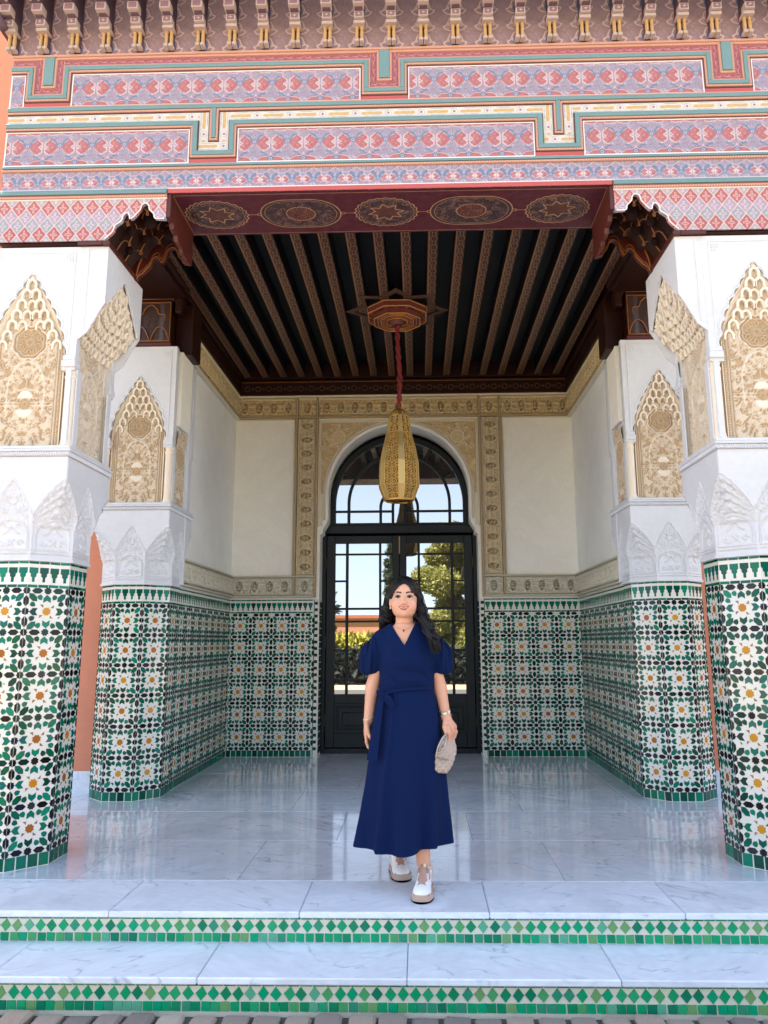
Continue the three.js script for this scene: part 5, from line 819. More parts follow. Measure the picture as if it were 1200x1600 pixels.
const narrowPanel = relief(0.26, 0.62, 0.006, (x, y) => 0.013 * panelF.height(x * 0.7, y + PY0 + 0.25) + (y > 0.5 - Math.abs(x) * 0.5 ? 0.02 * tiers(x, 0.62 - y, 0.16, 3, 0.05) : 0), (x, y) => SAND.clone().lerp(CRM, clamp(panelF.mask(x * 0.7, y + PY0 + 0.25), 0, 1)));
const colonGeo = (() => { const g = new THREE.CylinderGeometry(0.03, 0.03, 0.385, 28, 84, true), P = g.attributes.position; for (let i = 0; i < P.count; i++) { const a = Math.atan2(P.getX(i), P.getZ(i)), y = P.getY(i), t = y / 0.064, tri = Math.abs(((t % 1) + 1) % 1 - 0.5) * 2, u = a / 0.9, w1 = Math.abs(wrap(u + 0.55 * sstep(tri, 0.3, 0.7), 1)), w2 = Math.abs(wrap(u - 0.55 * sstep(tri, 0.3, 0.7) + 0.5, 1)), r = 0.030 - 0.0035 * (sstep(0.16 - w1, 0, 0.08) + sstep(0.16 - w2, 0, 0.08)); P.setX(i, Math.sin(a) * r); P.setZ(i, Math.cos(a) * r); } g.computeVertexNormals(); return g; })();
const colonCap = lathe([[0.028, 0], [0.034, 0.004], [0.034, 0.016], [0.029, 0.02], [0.028, 0.032], [0.035, 0.05], [0.037, 0.055], [0.037, 0.066]], 20), colonFoot = lathe([[0.038, 0], [0.038, 0.012], [0.032, 0.02], [0.034, 0.03], [0.03, 0.036]], 20);
const carvedSand = std(SAND, 0.85, { bumpMap: grainBump, bumpScale: 0.001 }), carvedCream = std(CRM, 0.85, { bumpMap: grainBump, bumpScale: 0.001 });
// little arches that make up the stalactite tiers: [x, y, out] -> arch standing proud of the stepped surface
const nicheArch = (() => { const sh = new THREE.Shape([[-0.03, 0], [-0.03, 0.03], [-0.024, 0.046], [-0.012, 0.056], [0, 0.066], [0.012, 0.056], [0.024, 0.046], [0.03, 0.03], [0.03, 0], [0.021, 0], [0.0205, 0.026], [0.014, 0.04], [0, 0.05], [-0.014, 0.04], [-0.0205, 0.026], [-0.021, 0]].map(([x, y]) => V2(x, y))); return extrude(sh, 0.016, 0.002); })();
const frontTiers = (() => { const b = new MB(), o = outline(2.87); for (let j = 0; j < 7; j++) for (let k = -5; k <= 5; k++) { const x = (k + (j % 2) * 0.5) * 0.056, y = 2.955 + j * 0.064, a = Math.min(interp(o, Math.abs(x) + 0.022), interp(o, Math.max(0, Math.abs(x) - 0.02))), d = a - y - 0.045, span = 0.05 + 0.17 * Math.max(0, 1 - Math.abs(x) / 0.24); if (Math.abs(x) > 0.2 || d < -0.012 || d > span * 0.95) continue; b.add(nicheArch, T(x, y, 0.042 * clamp(1 - d / span, 0, 1) - 0.004)); } return b.geo(); })();
const sideTiers = (() => { const b = new MB(); for (let j = 0; j < 8; j++) for (let k = -5; k <= 5; k++) { const x = (k + (j % 2) * 0.5) * 0.058, y = SIDE.y0 + 0.01 + j * 0.062, a = sideArch(Math.abs(x) + 0.02), t = (y + 0.03 - SIDE.y0) / (a - SIDE.y0); if (Math.abs(x) > 0.25 || y + 0.052 > a) continue; b.add(nicheArch, new THREE.Matrix4().makeRotationX(0.25).setPosition(x, y, SIDE.out * Math.pow(t, 0.9) - 0.012)); } return b.geo(); })();
const rope = new MB(); for (const [k, c] of [[0, 1], [1, 0], [2, -1], [3, 0]]) for (let i = 0; i < 44; i++) { const x = -0.308 + i * 0.01432; rope.add(new THREE.CylinderGeometry(0.0062, 0.0062, 0.024, 6).rotateZ(0.55), new THREE.Matrix4().makeRotationY((k * Math.PI) / 2).multiply(T(x, 2.293, 0.316))); }
const ropeGeo = rope.geo();

function pillar(label, s, zc, front) {
  const X = s * XP, t = thing('tiled_pillar', label, 'pillar', [X, 0, zc], null), R = rng(100 + s * 3 + (front ? 10 : 0)), top = front ? 3.606 : 3.70;
  part(t, 'tile_backing', oct(OA, 0, YT), M.tileWhite);
  const faces = front ? [1, 2, 0, -1, 3, 4] : [1, 0, 2, -1, -2], each = [], stuff = new MB();
  faces.forEach((f, n) => {
    const ph = (s < 0 ? f : -f) * (Math.PI / 4), out = V3(Math.sin(ph), 0, Math.cos(ph)), along = V3(Math.cos(ph), 0, -Math.sin(ph));
    const F = frame(out.clone().multiplyScalar(OA).addScaledVector(along, -TC / 2 * 0.997), along, out);
    for (const q of mosaicList(1, true, R)) { const m = new THREE.Matrix4().multiplyMatrices(F, q.m); if (front && n < 3 && each.length < 296) each.push([q, m]); else stuff.add(q.g, m, ZC[q.f][q.k]); }
  });
  for (const [q, m] of each) { const p = part(t, q.f + '_tile', q.g, tileMats[q.f][q.k]); p.applyMatrix4(m); }
  stuff.build(t, 'tile_mosaic', M.tile, { kind: 'stuff' });
  part(t, 'necking', oct(0.302, YT + 0.001, YT + 0.016), M.plaster); part(t, 'necking', oct(0.294, YT + 0.016, YT + 0.033), M.plaster);
  part(t, 'capital', capitalGeo, M.plaster);
  const sq = (a, y0, y1, n, b = 0.004) => part(t, n, box(-a, a, y0, y1, -a, a, b), M.plaster);
  sq(0.308, 2.258, 2.278, 'cornice'); sq(0.314, 2.279, 2.306, 'cornice'); sq(0.324, 2.307, 2.322, 'cornice'); sq(0.316, 2.3225, 2.342, 'cornice'); part(t, 'rope_moulding', ropeGeo, M.plaster, { kind: 'stuff' });
  part(t, 'core', box(-0.252, 0.252, 2.34, top, -0.252, 0.252), carvedSand);
  for (const k of front ? [0, 2] : [0]) {          // front (and rear) faces; the sides follow
    const G = new THREE.Group(); G.rotation.y = (k * Math.PI) / 2; G.updateMatrix();
    const add = (n, g, m, p) => { const o = part(t, n, g, m, p ? { pos: p } : {}); o.applyMatrix4(G.matrix); return o; };
    const half = scallop(outline(2.87), 0.22), sh = new THREE.Shape([V2(-0.302, 2.81), V2(-0.222, 2.81), ...half.slice().reverse().map((q) => V2(-q.x, q.y)), ...half.slice(1), V2(0.222, 2.81), V2(0.302, 2.81), V2(0.302, top), V2(-0.302, top)]);
    add('white_face', extrude(sh, 0.047).translate(0, 0, 0.2535), M.plaster);
    add('arch_line', tube([...half.slice().reverse().map((q) => V3(-q.x * 1.06, q.y + 0.012, 0.301)), ...half.slice(1).map((q) => V3(q.x * 1.06, q.y + 0.012, 0.301))], 0.0035, 5, false, 150), M.plaster);
    { const b = new MB(); for (const q of [-1, 1]) { b.add(box(Math.min(q * 0.25, q * 0.262), Math.max(q * 0.25, q * 0.262), 2.95, top - 0.03, 0.30, 0.305, 0.002)); for (let i = 0; i < 3; i++) for (let j = 0; j < 3; j++) if (i + j < 4) b.add(box(q * (0.238 - i * 0.018) - 0.006, q * (0.238 - i * 0.018) + 0.006, top - 0.062 - j * 0.018, top - 0.05 - j * 0.018, 0.30, 0.3045, 0.002)); } b.add(box(-0.25, 0.25, top - 0.04, top - 0.03, 0.30, 0.305, 0.002)); b.build(t, 'face_trim', M.plaster).applyMatrix4(G.matrix); }
    add('carved_panel', frontPanel, M.carved, [0, (PY0 + PTOP) / 2, 0.2535]);
    add('stalactite_tiers', frontTiers, carvedCream, [0, 0, 0.2535]);
    for (const q of [-1, 1]) {
      add('colonnette', colonGeo, carvedCream, [q * 0.266, 2.345 + 0.036 + 0.1925, 0.262]); add('colonnette_foot', colonFoot, carvedCream, [q * 0.266, 2.345, 0.262]); add('colonnette_capital', colonCap, carvedCream, [q * 0.266, 2.762, 0.262]);
      add('abacus', box(q * 0.266 - 0.042, q * 0.266 + 0.042, 2.828, 2.868, 0.24, 0.315, 0.004), M.plaster); add('abacus', box(q * 0.266 - 0.038, q * 0.266 + 0.038, 2.8685, 2.90, 0.24, 0.3085, 0.004), M.plaster);
      add('side_strip', box(Math.min(q * 0.295, q * 0.305), Math.max(q * 0.295, q * 0.305), 2.345, 2.828, 0.2, 0.262, 0.003), M.plaster);
    }
  }
  for (const a of [-1, 1]) for (const c of [-1, 1]) { const q = (u, v, w) => [Math.min(u * v, u * w), Math.max(u * v, u * w)]; part(t, 'corner_post', box(...q(a, 0.2525, 0.286), 2.345, 2.829, ...q(c, 0.2525, 0.262)), M.plaster); part(t, 'corner_post', box(...q(a, 0.2535, 0.2995), 2.83, top - 0.001, ...q(c, 0.2535, 0.2995)), M.plaster); }
  const i = -s;                                      // towards the middle of the porch
  if (front) {
    const g = part(t, 'carved_panel', sidePanel, M.carved, { pos: [i * 0.2535, PY0 + 0.595, 0] }); g.rotation.y = (i * Math.PI) / 2;
    { const u = part(t, 'stalactite_tiers', sideTiers, carvedCream, { pos: [i * 0.2535, 0, 0] }); u.rotation.y = (i * Math.PI) / 2; }
    const hole = []; for (let k = -24; k <= 24; k++) { const z = (k / 24) * SIDE.half; hole.push(V2(z, sideArch(z))); }
    const sh = new THREE.Shape([V2(-0.300, SIDE.low), ...hole, V2(0.300, SIDE.low), V2(0.300, top), V2(-0.300, top)]);
    const o = part(t, 'white_face', extrude(sh, 0.014), M.plaster); o.rotation.y = (i * Math.PI) / 2; o.position.x = i * 0.444;
    for (const z of [-1, 1]) { const tr = new THREE.Shape([V2(0.303, 3.0), V2(0.36, 3.05), V2(0.40, 3.13), V2(0.43, 3.19), V2(0.457, SIDE.low), V2(0.457, top), V2(0.303, top)].map((q) => V2(i * q.x, q.y))); part(t, 'block_face', extrude(tr, 0.012).translate(0, 0, z > 0 ? 0.289 : -0.301), M.plaster);
      const ln = new MB(); ln.add(box(Math.min(i * 0.335, i * 0.343), Math.max(i * 0.335, i * 0.343), 3.06, top - 0.02, z > 0 ? 0.30 : -0.306, z > 0 ? 0.306 : -0.30, 0.002)); ln.build(t, 'face_trim', M.plaster); }
    for (const z of [-1, 1]) part(t, 'side_strip', box(Math.min(i * 0.25, i * 0.285), Math.max(i * 0.25, i * 0.285), 2.345, 3.03, z > 0 ? 0.262 : -0.30, z > 0 ? 0.30 : -0.262, 0.004), M.plaster);
    part(t, 'block_top', box(Math.min(i * 0.25, i * 0.443), Math.max(i * 0.25, i * 0.443), 3.53, top, -0.289, 0.289), M.plaster);
  } else {
    part(t, 'side_face', box(Math.min(i * 0.2525, i * 0.29), Math.max(i * 0.2525, i * 0.29), 2.345, top, -0.302, 0.24, 0.003), M.plaster);
    const g = part(t, 'carved_panel', narrowPanel, M.carved, { pos: [i * 0.2905, 2.345 + 0.33, 0.06] }); g.rotation.y = (i * Math.PI) / 2;
    part(t, 'side_pier', box(Math.min(i * 0.2905, i * 0.325), Math.max(i * 0.2905, i * 0.325), 3.02, top - 0.012, -0.10, 0.2, 0.004), M.plasterCream);
  }
  return t;
}
pillar('front left pillar with star mosaic shaft, white stalactite capital and carved beige panel', -1, 0, true);
pillar('front right pillar with star mosaic shaft, white stalactite capital and carved beige panel', 1, 0, true);
pillar('rear left mosaic pillar standing against the left side wall behind the front one', -1, ZR, false);
pillar('rear right mosaic pillar standing against the right side wall behind the front one', 1, ZR, false);

// ---------------------------------------------------------------- the person in the blue dress (built round x = 0.095, z = 0.5)
{
  const ox = 0.095, oz = 0.5, per = thing('person', 'person in navy blue wrap dress and beige sneakers walking towards the porch steps', 'person', [ox, 0, oz]);
  const loc = (g) => g.translate(-ox, 0, -oz), fx = 0.083;
  const SK = rgb(212, 160, 130), sk2 = rgb(202, 146, 116), LIP = rgb(176, 92, 88), HAIR = rgb(7, 7, 10), mixc = (a, b, t) => a.clone().lerp(b, clamp(t, 0, 1));
  const armL = [[-0.02, 1.20, 0.48], [-0.090, 0.965, 0.47], [-0.106, 0.805, 0.505]], armR = [[0.213, 1.20, 0.48], [0.270, 0.96, 0.47], [0.295, 0.828, 0.505]];
  const body = (p) => {
    let d = sdCap(p, [0.083, 1.20, 0.468], [0.084, 1.37, 0.472], 0.05, 0.044);
    d = smin(d, sdEll(p, [0.095, 1.16, 0.485], [0.118, 0.13, 0.072]), 0.05); d = smin(d, sdCap(p, [0.02, 1.222, 0.475], [0.17, 1.222, 0.475], 0.036), 0.05);
    d = smin(d, sdEll(p, [0.095, 0.92, 0.48], [0.11, 0.2, 0.075]), 0.06);
    for (const [a, b, c] of [armL, armR]) { d = smin(d, sdCap(p, a, b, 0.04, 0.034), 0.03); d = smin(d, sdCap(p, b, c, 0.035, 0.0235), 0.012); }
    d = smin(d, sdCap(p, [0.14, 0.82, 0.48], [0.152, 0.46, 0.545], 0.07, 0.05), 0.04); d = smin(d, sdCap(p, [0.152, 0.46, 0.545], [0.176, 0.07, 0.560], 0.052, 0.032), 0.02); d = smin(d, sdEll(p, [0.158, 0.34, 0.53], [0.045, 0.10, 0.05]), 0.03);
    d = smin(d, sdCap(p, [0.05, 0.82, 0.48], [0.055, 0.46, 0.42], 0.07, 0.05), 0.04); d = smin(d, sdCap(p, [0.055, 0.46, 0.42], [0.034, 0.07, 0.232], 0.05, 0.032), 0.02);
    return d;
  };
  const E = (p, c, r) => sdEll(p, c, r), mir = (p) => { const q = p.clone(); q.x = fx + Math.abs(p.x - fx); return q; };
  const head = (p) => {
    const m = mir(p), X = (v) => fx + v; let d = E(p, [fx, 1.458, 0.475], [0.0715, 0.084, 0.09]);
    d = smin(d, E(p, [fx, 1.402, 0.512], [0.060, 0.071, 0.066]), 0.03); d = smin(d, E(p, [fx, 1.352, 0.550], [0.025, 0.020, 0.026]), 0.03);
    d = smin(d, E(m, [X(0.035), 1.396, 0.549], [0.027, 0.025, 0.026]), 0.02); d = smin(d, E(m, [X(0.037), 1.373, 0.515], [0.02, 0.034, 0.04]), 0.03);
    d = smax(d, -E(m, [X(0.031), 1.434, 0.597], [0.019, 0.011, 0.020]), 0.014);
    d = smin(d, E(m, [X(0.031), 1.447, 0.566], [0.024, 0.006, 0.012]), 0.012);
    d = smin(d, sdCap(p, [fx, 1.436, 0.572], [fx - 0.001, 1.404, 0.596], 0.0075, 0.0105), 0.012); d = smin(d, E(m, [X(0.0105), 1.399, 0.588], [0.009, 0.0075, 0.0095]), 0.006);
    d = smin(d, E(p, [fx, 1.3745, 0.566], [0.03, 0.018, 0.014]), 0.014);
    const up = Math.pow(Math.abs(p.x - fx) / 0.026, 2) * 0.0075;
    d = smin(d, E(p, [fx, 1.3795 + up, 0.578], [0.028, 0.0045, 0.0085]), 0.004); d = smin(d, E(p, [fx, 1.3685 + up * 1.3, 0.577], [0.024, 0.006, 0.0095]), 0.004);
    d = smax(d, -E(p, [fx, 1.3745 + up * 1.15, 0.588], [0.028, 0.0022, 0.006]), 0.002);
    d = smin(d, E(m, [X(0.072), 1.41, 0.478], [0.009, 0.03, 0.018]), 0.006);
    return smin(d, sdCap(p, [0.083, 1.24, 0.468], [0.084, 1.37, 0.472], 0.05, 0.044), 0.016);
  };
  const headCol = (p, n) => {
    const ax = Math.abs(p.x - fx), up = Math.pow(ax / 0.026, 2) * 0.0075; let c = SK.clone(); c = mixc(c, rgb(220, 150, 130), 0.5 * Math.exp(-((ax - 0.04) ** 2 + (p.y - 1.395) ** 2) / 0.0004));
    c = mixc(c, rgb(168, 118, 96), 0.45 * Math.exp(-((ax - 0.031) ** 2 / 0.0004 + (p.y - 1.433) ** 2 / 0.00016)));
    if (p.z > 0.55) { const ly = p.y - 1.374 - up * 1.1; if (ax < 0.029 && ly > -0.0115 * (1 - (ax / 0.03) ** 2) && ly < 0.0085 * (1 - (ax / 0.031) ** 2)) c = LIP.clone(); if (ax < 0.0295 && Math.abs(p.y - 1.3748 - up * 1.15) < 0.0022) c = ax < 0.019 ? rgb(206, 178, 168) : rgb(130, 66, 62);
      const by = 1.4535 + 0.006 * Math.sin(clamp((ax - 0.012) / 0.04, 0, 1) * 2.6) - 0.10 * Math.max(0, ax - 0.042); if (ax > 0.012 && ax < 0.054 && Math.abs(p.y - by) < lerp(0.0044, 0.0022, (ax - 0.012) / 0.042)) c = rgb(44, 30, 26); }
    return c;
  };
  // hands: chains of tapered bones
  const chain = (p, pts, r0, r1) => { let d = 1; for (let i = 0; i + 1 < pts.length; i++) d = smin(d, sdCap(p, pts[i], pts[i + 1], lerp(r0, r1, i / (pts.length - 1)), lerp(r0, r1, (i + 1) / (pts.length - 1))), 0.003); return d; };
  const fingL = [[0.026, 0.078], [0.009, 0.084], [-0.008, 0.08], [-0.023, 0.066]];
  const handL = (p) => { const w = [-0.108, 0.80, 0.507]; let d = sdCap(p, armL[1], armL[2], 0.035, 0.0235); d = smin(d, sdEll(p, [w[0] - 0.006, 0.755, 0.513], [0.0155, 0.05, 0.036]), 0.02);
    let f = 1; fingL.forEach(([dz, len], i) => { const z = 0.513 + dz, y = 0.722 - (i === 3 ? -0.006 : 0), x = -0.115; f = Math.min(f, chain(p, [[x, y + 0.012, z], [x + 0.002, y - len * 0.32, z + dz * 0.12], [x + 0.011, y - len * 0.62, z + dz * 0.1], [x + 0.024, y - len * 0.86, z + dz * 0.06]], 0.0086, 0.0062)); });
    d = smin(d, f, 0.007); return smin(d, chain(p, [[-0.112, 0.782, 0.535], [-0.106, 0.752, 0.553], [-0.096, 0.728, 0.556], [-0.088, 0.712, 0.551]], 0.0115, 0.0075), 0.01); };
  const handR = (p) => { let d = sdCap(p, armR[1], armR[2], 0.035, 0.0235); d = smin(d, sdCap(p, [0.298, 0.815, 0.505], [0.318, 0.775, 0.515], 0.022, 0.0265), 0.02); d = smin(d, sdCap(p, [0.306, 0.772, 0.532], [0.335, 0.768, 0.496], 0.0165, 0.0165), 0.02);
    let f = 1; for (const [k, a] of [[0, 0.0], [1, 0.34], [2, 0.67], [3, 1]]) { const x = lerp(0.311, 0.344, a), z = lerp(0.552, 0.486, a), y = 0.765 - 0.004 * Math.abs(k - 1), L = [1, 1.06, 1, 0.84][k]; f = Math.min(f, chain(p, [[x - 0.006, y + 0.012, z], [x + 0.004, y - 0.016 * L, z + 0.008], [x - 0.004, y - 0.047 * L, z + 0.006], [x - 0.016, y - 0.066 * L, z]], 0.0092, 0.0068)); }
    d = smin(d, f, 0.006); return smin(d, chain(p, [[0.29, 0.80, 0.528], [0.285, 0.772, 0.548], [0.292, 0.747, 0.556], [0.299, 0.73, 0.553]], 0.0115, 0.0075), 0.01); };
  const b = new MB(), cS = (p) => mixc(SK, sk2, 0.5 + 0.8 * fbm(p.x * 14, p.y * 14, p.z * 14, 2));
  b.add(skin((p) => smax(body(p), p.y - 1.30, 0.002), [-0.18, 0.05, 0.15], [0.36, 1.31, 0.68], 0.0105, cS));
  b.add(skin(head, [-0.01, 1.262, 0.37], [0.176, 1.56, 0.625], 0.0026, headCol));
  b.add(skin(handL, [-0.16, 0.62, 0.45], [-0.06, 0.87, 0.58], 0.0032, cS)); b.add(skin(handR, [0.24, 0.67, 0.44], [0.38, 0.89, 0.60], 0.0032, cS));
  for (const s of [-1, 1]) { // eyes and lashes
    const g = new THREE.SphereGeometry(0.0132, 20, 16), P = g.attributes.position, C = []; for (let i = 0; i < P.count; i++) { const a = Math.hypot(P.getX(i), P.getY(i)) / 0.0132, f = P.getZ(i) > 0; const c = f && a < 0.24 ? rgb(6, 5, 5) : f && a < 0.64 ? rgb(28, 16, 12) : rgb(222, 214, 208); C.push(c.r, c.g, c.b); }
    g.setAttribute('color', new THREE.BufferAttribute(new Float32Array(C), 3)); b.add(g, T(fx + s * 0.031, 1.4335, 0.5625));
    b.add(tube([[-0.0145, -0.002, 0.008], [-0.008, 0.0045, 0.0125], [0, 0.006, 0.0135], [0.009, 0.004, 0.012], [0.0155, -0.001, 0.007]].map(([x, y, z]) => V3(fx + s * 0.031 + x, 1.4335 + y, 0.5625 + z)), 0.0019, 5), null, rgb(14, 10, 10));
    b.add(tube([[-0.013, -0.003, 0.008], [0, -0.0062, 0.0118], [0.013, -0.003, 0.007]].map(([x, y, z]) => V3(fx + s * 0.031 + x, 1.4335 + y, 0.5625 + z)), 0.0009, 5), null, rgb(120, 84, 70));
  }
  part(per, 'body', loc(b.geo()), std([255, 255, 255], 0.55, { vertexColors: true, sheen: 0.2, sheenColor: rgb(255, 180, 150), sheenRoughness: 0.5 }));

  // hair: cap, back, and two long wavy falls, then strands over them
  const fallL = [[0.02, 1.50, 0.47], [0.004, 1.44, 0.468], [-0.006, 1.38, 0.455], [-0.018, 1.32, 0.44], [-0.026, 1.265, 0.42]], fallR = [[0.146, 1.50, 0.475], [0.163, 1.44, 0.478], [0.172, 1.38, 0.485], [0.188, 1.325, 0.515], [0.212, 1.27, 0.556], [0.232, 1.22, 0.585], [0.250, 1.168, 0.592]];
  const wave = (p) => (p.y > 1.42 ? 0.35 : 1) * (0.004 * Math.sin(p.y * 95 + p.x * 30) + 0.003 * Math.sin(p.y * 160 + p.z * 60 + p.x * 120) + 0.0015 * Math.sin((p.x * 420 + p.z * 330) + Math.sin(p.y * 60) * 2));
  const hair = (p) => {
    let d = E(p, [fx, 1.463, 0.468], [0.080, 0.0885, 0.108]); d = smax(d, -E(p, [fx - 0.002, 1.388, 0.615], [0.0615, 0.119, 0.2]), 0.006);
    d = smax(d, -(p.y - 1.40 + (0.56 - p.z) * 0.6), 0.01); d = smin(d, E(p, [0.085, 1.36, 0.40], [0.10, 0.14, 0.045]), 0.03);
    for (const [f, r] of [[fallL, [0.016, 0.022, 0.03, 0.031, 0.018]], [fallR, [0.016, 0.021, 0.026, 0.030, 0.031, 0.026, 0.010]]]) { let q = 1; for (let i = 0; i + 1 < f.length; i++) q = smin(q, sdCap(p, f[i], f[i + 1], r[i], r[i + 1]), 0.01); d = smin(d, q, 0.012); }
    return smax(d, -E(p, [fx, 1.39, 0.535], [0.062, 0.085, 0.075]), 0.004) + wave(p);
  };
  const hairMat = std(HAIR, 0.45, { specularIntensity: 0.6 });
  const H = part(per, 'hair', loc(skin(hair, [-0.08, 1.13, 0.32], [0.31, 1.57, 0.66], 0.0042)), hairMat);
  { const R = rng(77), st = new MB(); for (const [f, w] of [[fallL, 0.028], [fallR, 0.029]]) for (let k = 0; k < 46; k++) { const a = R() * 6.28, q = Math.sqrt(R()) * w, ph = R() * 6, pts = f.map((c, i) => { const t = i / (f.length - 1), e = q * (0.55 + 0.6 * Math.sin(t * 2.6)), s = 0.006 * Math.sin(t * 11 + ph) * t; return V3(c[0] + Math.cos(a) * e + s, c[1] - (i === f.length - 1 ? R() * 0.03 : 0), c[2] + Math.sin(a) * e * 0.8 + 0.004); }); if (pts.every((p) => p.z < 0.56 || p.y < 1.34)) st.add(loc(tube(pts, 0.0022, 4, false, 26))); } st.build(H, 'strands', hairMat, { kind: 'stuff' }); }

  // dress: bodice and puff sleeves as one field, wrap skirt as rings with folds
  const vneck = (p) => { const t = (1.30 - p.y) / (1.30 - 1.182); return Math.max(Math.abs(p.x - lerp(0.076, 0.085, t)) - 0.066 * (1 - t), 0.475 - p.z) ; };
  const sleeve = (p, s) => {
    const c = (x) => (s < 0 ? x : 0.181 - x + 0.0), A = [c(-0.038), 1.218, 0.48], B = [c(-0.082), 1.135, 0.478], C = [c(-0.098), 1.072, 0.475]; const ang = Math.atan2(p.z - 0.476, (p.x - C[0]));
    let d = smin(sdCap(p, A, B, 0.048, 0.06), sdCap(p, B, C, 0.06, 0.056), 0.03); d += (0.0042 * Math.sin(ang * 8 + p.y * 16) + 0.0022 * Math.sin(ang * 15 + 1)) * (0.5 + Math.abs(Math.sin((p.y - 1.03) * 14)));
    return smax(d, -(p.y - 1.033 + (s < 0 ? 1 : -1) * (p.x - C[0]) * -0.12), 0.014);
  };
  const bodice = (p) => {
    let d = sdEll(p, [0.095, 1.11, 0.485], [0.146, 0.19, 0.098]); d = smin(d, sdEll(p, [0.095, 1.105, 0.52], [0.125, 0.07, 0.085]), 0.05); d = smin(d, sdCap(p, [-0.01, 1.222, 0.475], [0.20, 1.222, 0.475], 0.046), 0.04); d = smin(d, sdCap(p, [0.02, 1.25, 0.472], [0.15, 1.25, 0.472], 0.046), 0.03);
    d = smin(d, sdEll(p, [0.096, 0.975, 0.487], [0.139, 0.13, 0.103]), 0.06);
    d += 0.0045 * Math.sin((p.y + p.x * 0.55 + 0.02 * Math.sin(p.x * 30)) * 75) * sstep(0.07 - Math.abs(p.y - 1.02), 0, 0.05) * sstep(p.z, 0.52, 0.58) + 0.0014 * fbm(p.x * 22, p.y * 22, p.z * 22, 2);
    d = smax(d, -vneck(p), 0.003); d = smax(d, 0.955 - p.y, 0.002); d = smax(d, -(Math.hypot(p.x - 0.083, p.z - 0.478) - 0.056 + (p.y > 1.25 ? 0 : 1)), 0.004);
    for (const s of [-1, 1]) d = smin(d, sleeve(p, s), 0.012); return d;
  };
  const navy = std([1, 23, 64], 0.9, { specularIntensity: 0.35, bumpMap: grainBump, bumpScale: 0.0006 });
  const D = part(per, 'dress', loc(skin(bodice, [-0.20, 0.94, 0.36], [0.385, 1.32, 0.64], 0.0058)), navy);
  { const prof = [[0.985, 0.137, 0.102, 0.096], [0.965, 0.140, 0.104, 0.096], [0.93, 0.145, 0.108, 0.096], [0.85, 0.160, 0.122, 0.0975], [0.72, 0.178, 0.135, 0.095], [0.6, 0.193, 0.145, 0.088], [0.4, 0.207, 0.155, 0.078], [0.205, 0.222, 0.168, 0.068]];
    const N = 150, J = 70, pos = [], uv = [], idx = [];
    for (let j = 0; j <= J; j++) { const y = lerp(0.985, 0.2, j / J); let k = 0; while (k + 2 < prof.length && prof[k + 1][0] > y) k++; const t = (prof[k][0] - y) / (prof[k][0] - prof[k + 1][0]), q = [1, 2, 3].map((c) => lerp(prof[k][c], prof[k + 1][c], t)), dn = (0.985 - y) / 0.785;
      for (let i = 0; i <= N; i++) { const a = (i / N) * Math.PI * 2, f = dn * dn * (0.014 * Math.sin(a * 4 + 0.6 + dn) + 0.02 * Math.sin(a * 9 + 2.1 - dn) + 0.006 * Math.sin(a * 15 + dn * 2)) + 0.002 * fbm(Math.cos(a) * 3, y * 8, Math.sin(a) * 3, 2), ridge = 0.009 * sstep(0.10 - Math.abs(wrap(a - 1.98 - dn * 0.12, 6.2832) - 0.06), 0, 0.03) * (wrap(a - 1.98 - dn * 0.12, 6.2832) < 0.06 ? 1 : 0.2); pos.push(q[2] + Math.cos(a) * (q[0] + f + ridge) - ox, y - (j === J ? 0.004 * Math.sin(a * 5) : 0) + 0.012 * dn * Math.sin(a * 2 + 1) * (j / J), 0.487 + 0.013 * (1 - dn) * 0 + Math.sin(a) * (q[1] + f + ridge) + 0.02 * dn - oz); uv.push(a * 0.2, y); } }
    for (let j = 0; j < J; j++) for (let i = 0; i < N; i++) { const a = j * (N + 1) + i, c = a + N + 1; idx.push(a, a + 1, c, c, a + 1, c + 1); }
    const g = new THREE.BufferGeometry(); g.setAttribute('position', new THREE.BufferAttribute(new Float32Array(pos), 3)); g.setAttribute('uv', new THREE.BufferAttribute(new Float32Array(uv), 2)); g.setIndex(idx); g.computeVertexNormals(); part(D, 'skirt', g, navy); }
  const ribbon = (pts, w, n) => { const c = new THREE.CatmullRomCurve3(pts.map((p) => V3(...p))), L = [], K = 24; for (let i = 0; i < K; i++) { const q = [i / K, (i + 1) / K].map((t) => { const p = c.getPoint(t), tg = c.getTangent(t), s = V3(...n).cross(tg).normalize().multiplyScalar(w(t) / 2), o = V3(...n).normalize().multiplyScalar(0.003); return [p.clone().add(s).add(o), p.clone().sub(s).add(o), p.clone().add(s).sub(o), p.clone().sub(s).sub(o)]; }); const [a, d] = q; L.push([a[0], a[1], d[1], d[0]], [a[2], a[3], d[3], d[2]], [a[0], a[2], d[2], d[0]], [a[1], a[3], d[3], d[1]]); } return loc(polys(L)); };
  { const m = new MB(); m.add(ribbon([[-0.03, 0.935, 0.572], [-0.046, 0.86, 0.588], [-0.062, 0.75, 0.60], [-0.08, 0.618, 0.612]], (t) => lerp(0.03, 0.056, t), [-0.35, 0, 1]));
    m.add(ribbon([[-0.022, 0.938, 0.582], [-0.002, 0.90, 0.603], [0.022, 0.885, 0.612], [0.012, 0.915, 0.606], [-0.02, 0.938, 0.586]], () => 0.02, [0, 0.2, 1])); m.add(ribbon([[-0.03, 0.937, 0.575], [-0.046, 0.955, 0.568], [-0.052, 0.945, 0.566], [-0.032, 0.932, 0.576]], () => 0.018, [-0.3, 0, 1]));
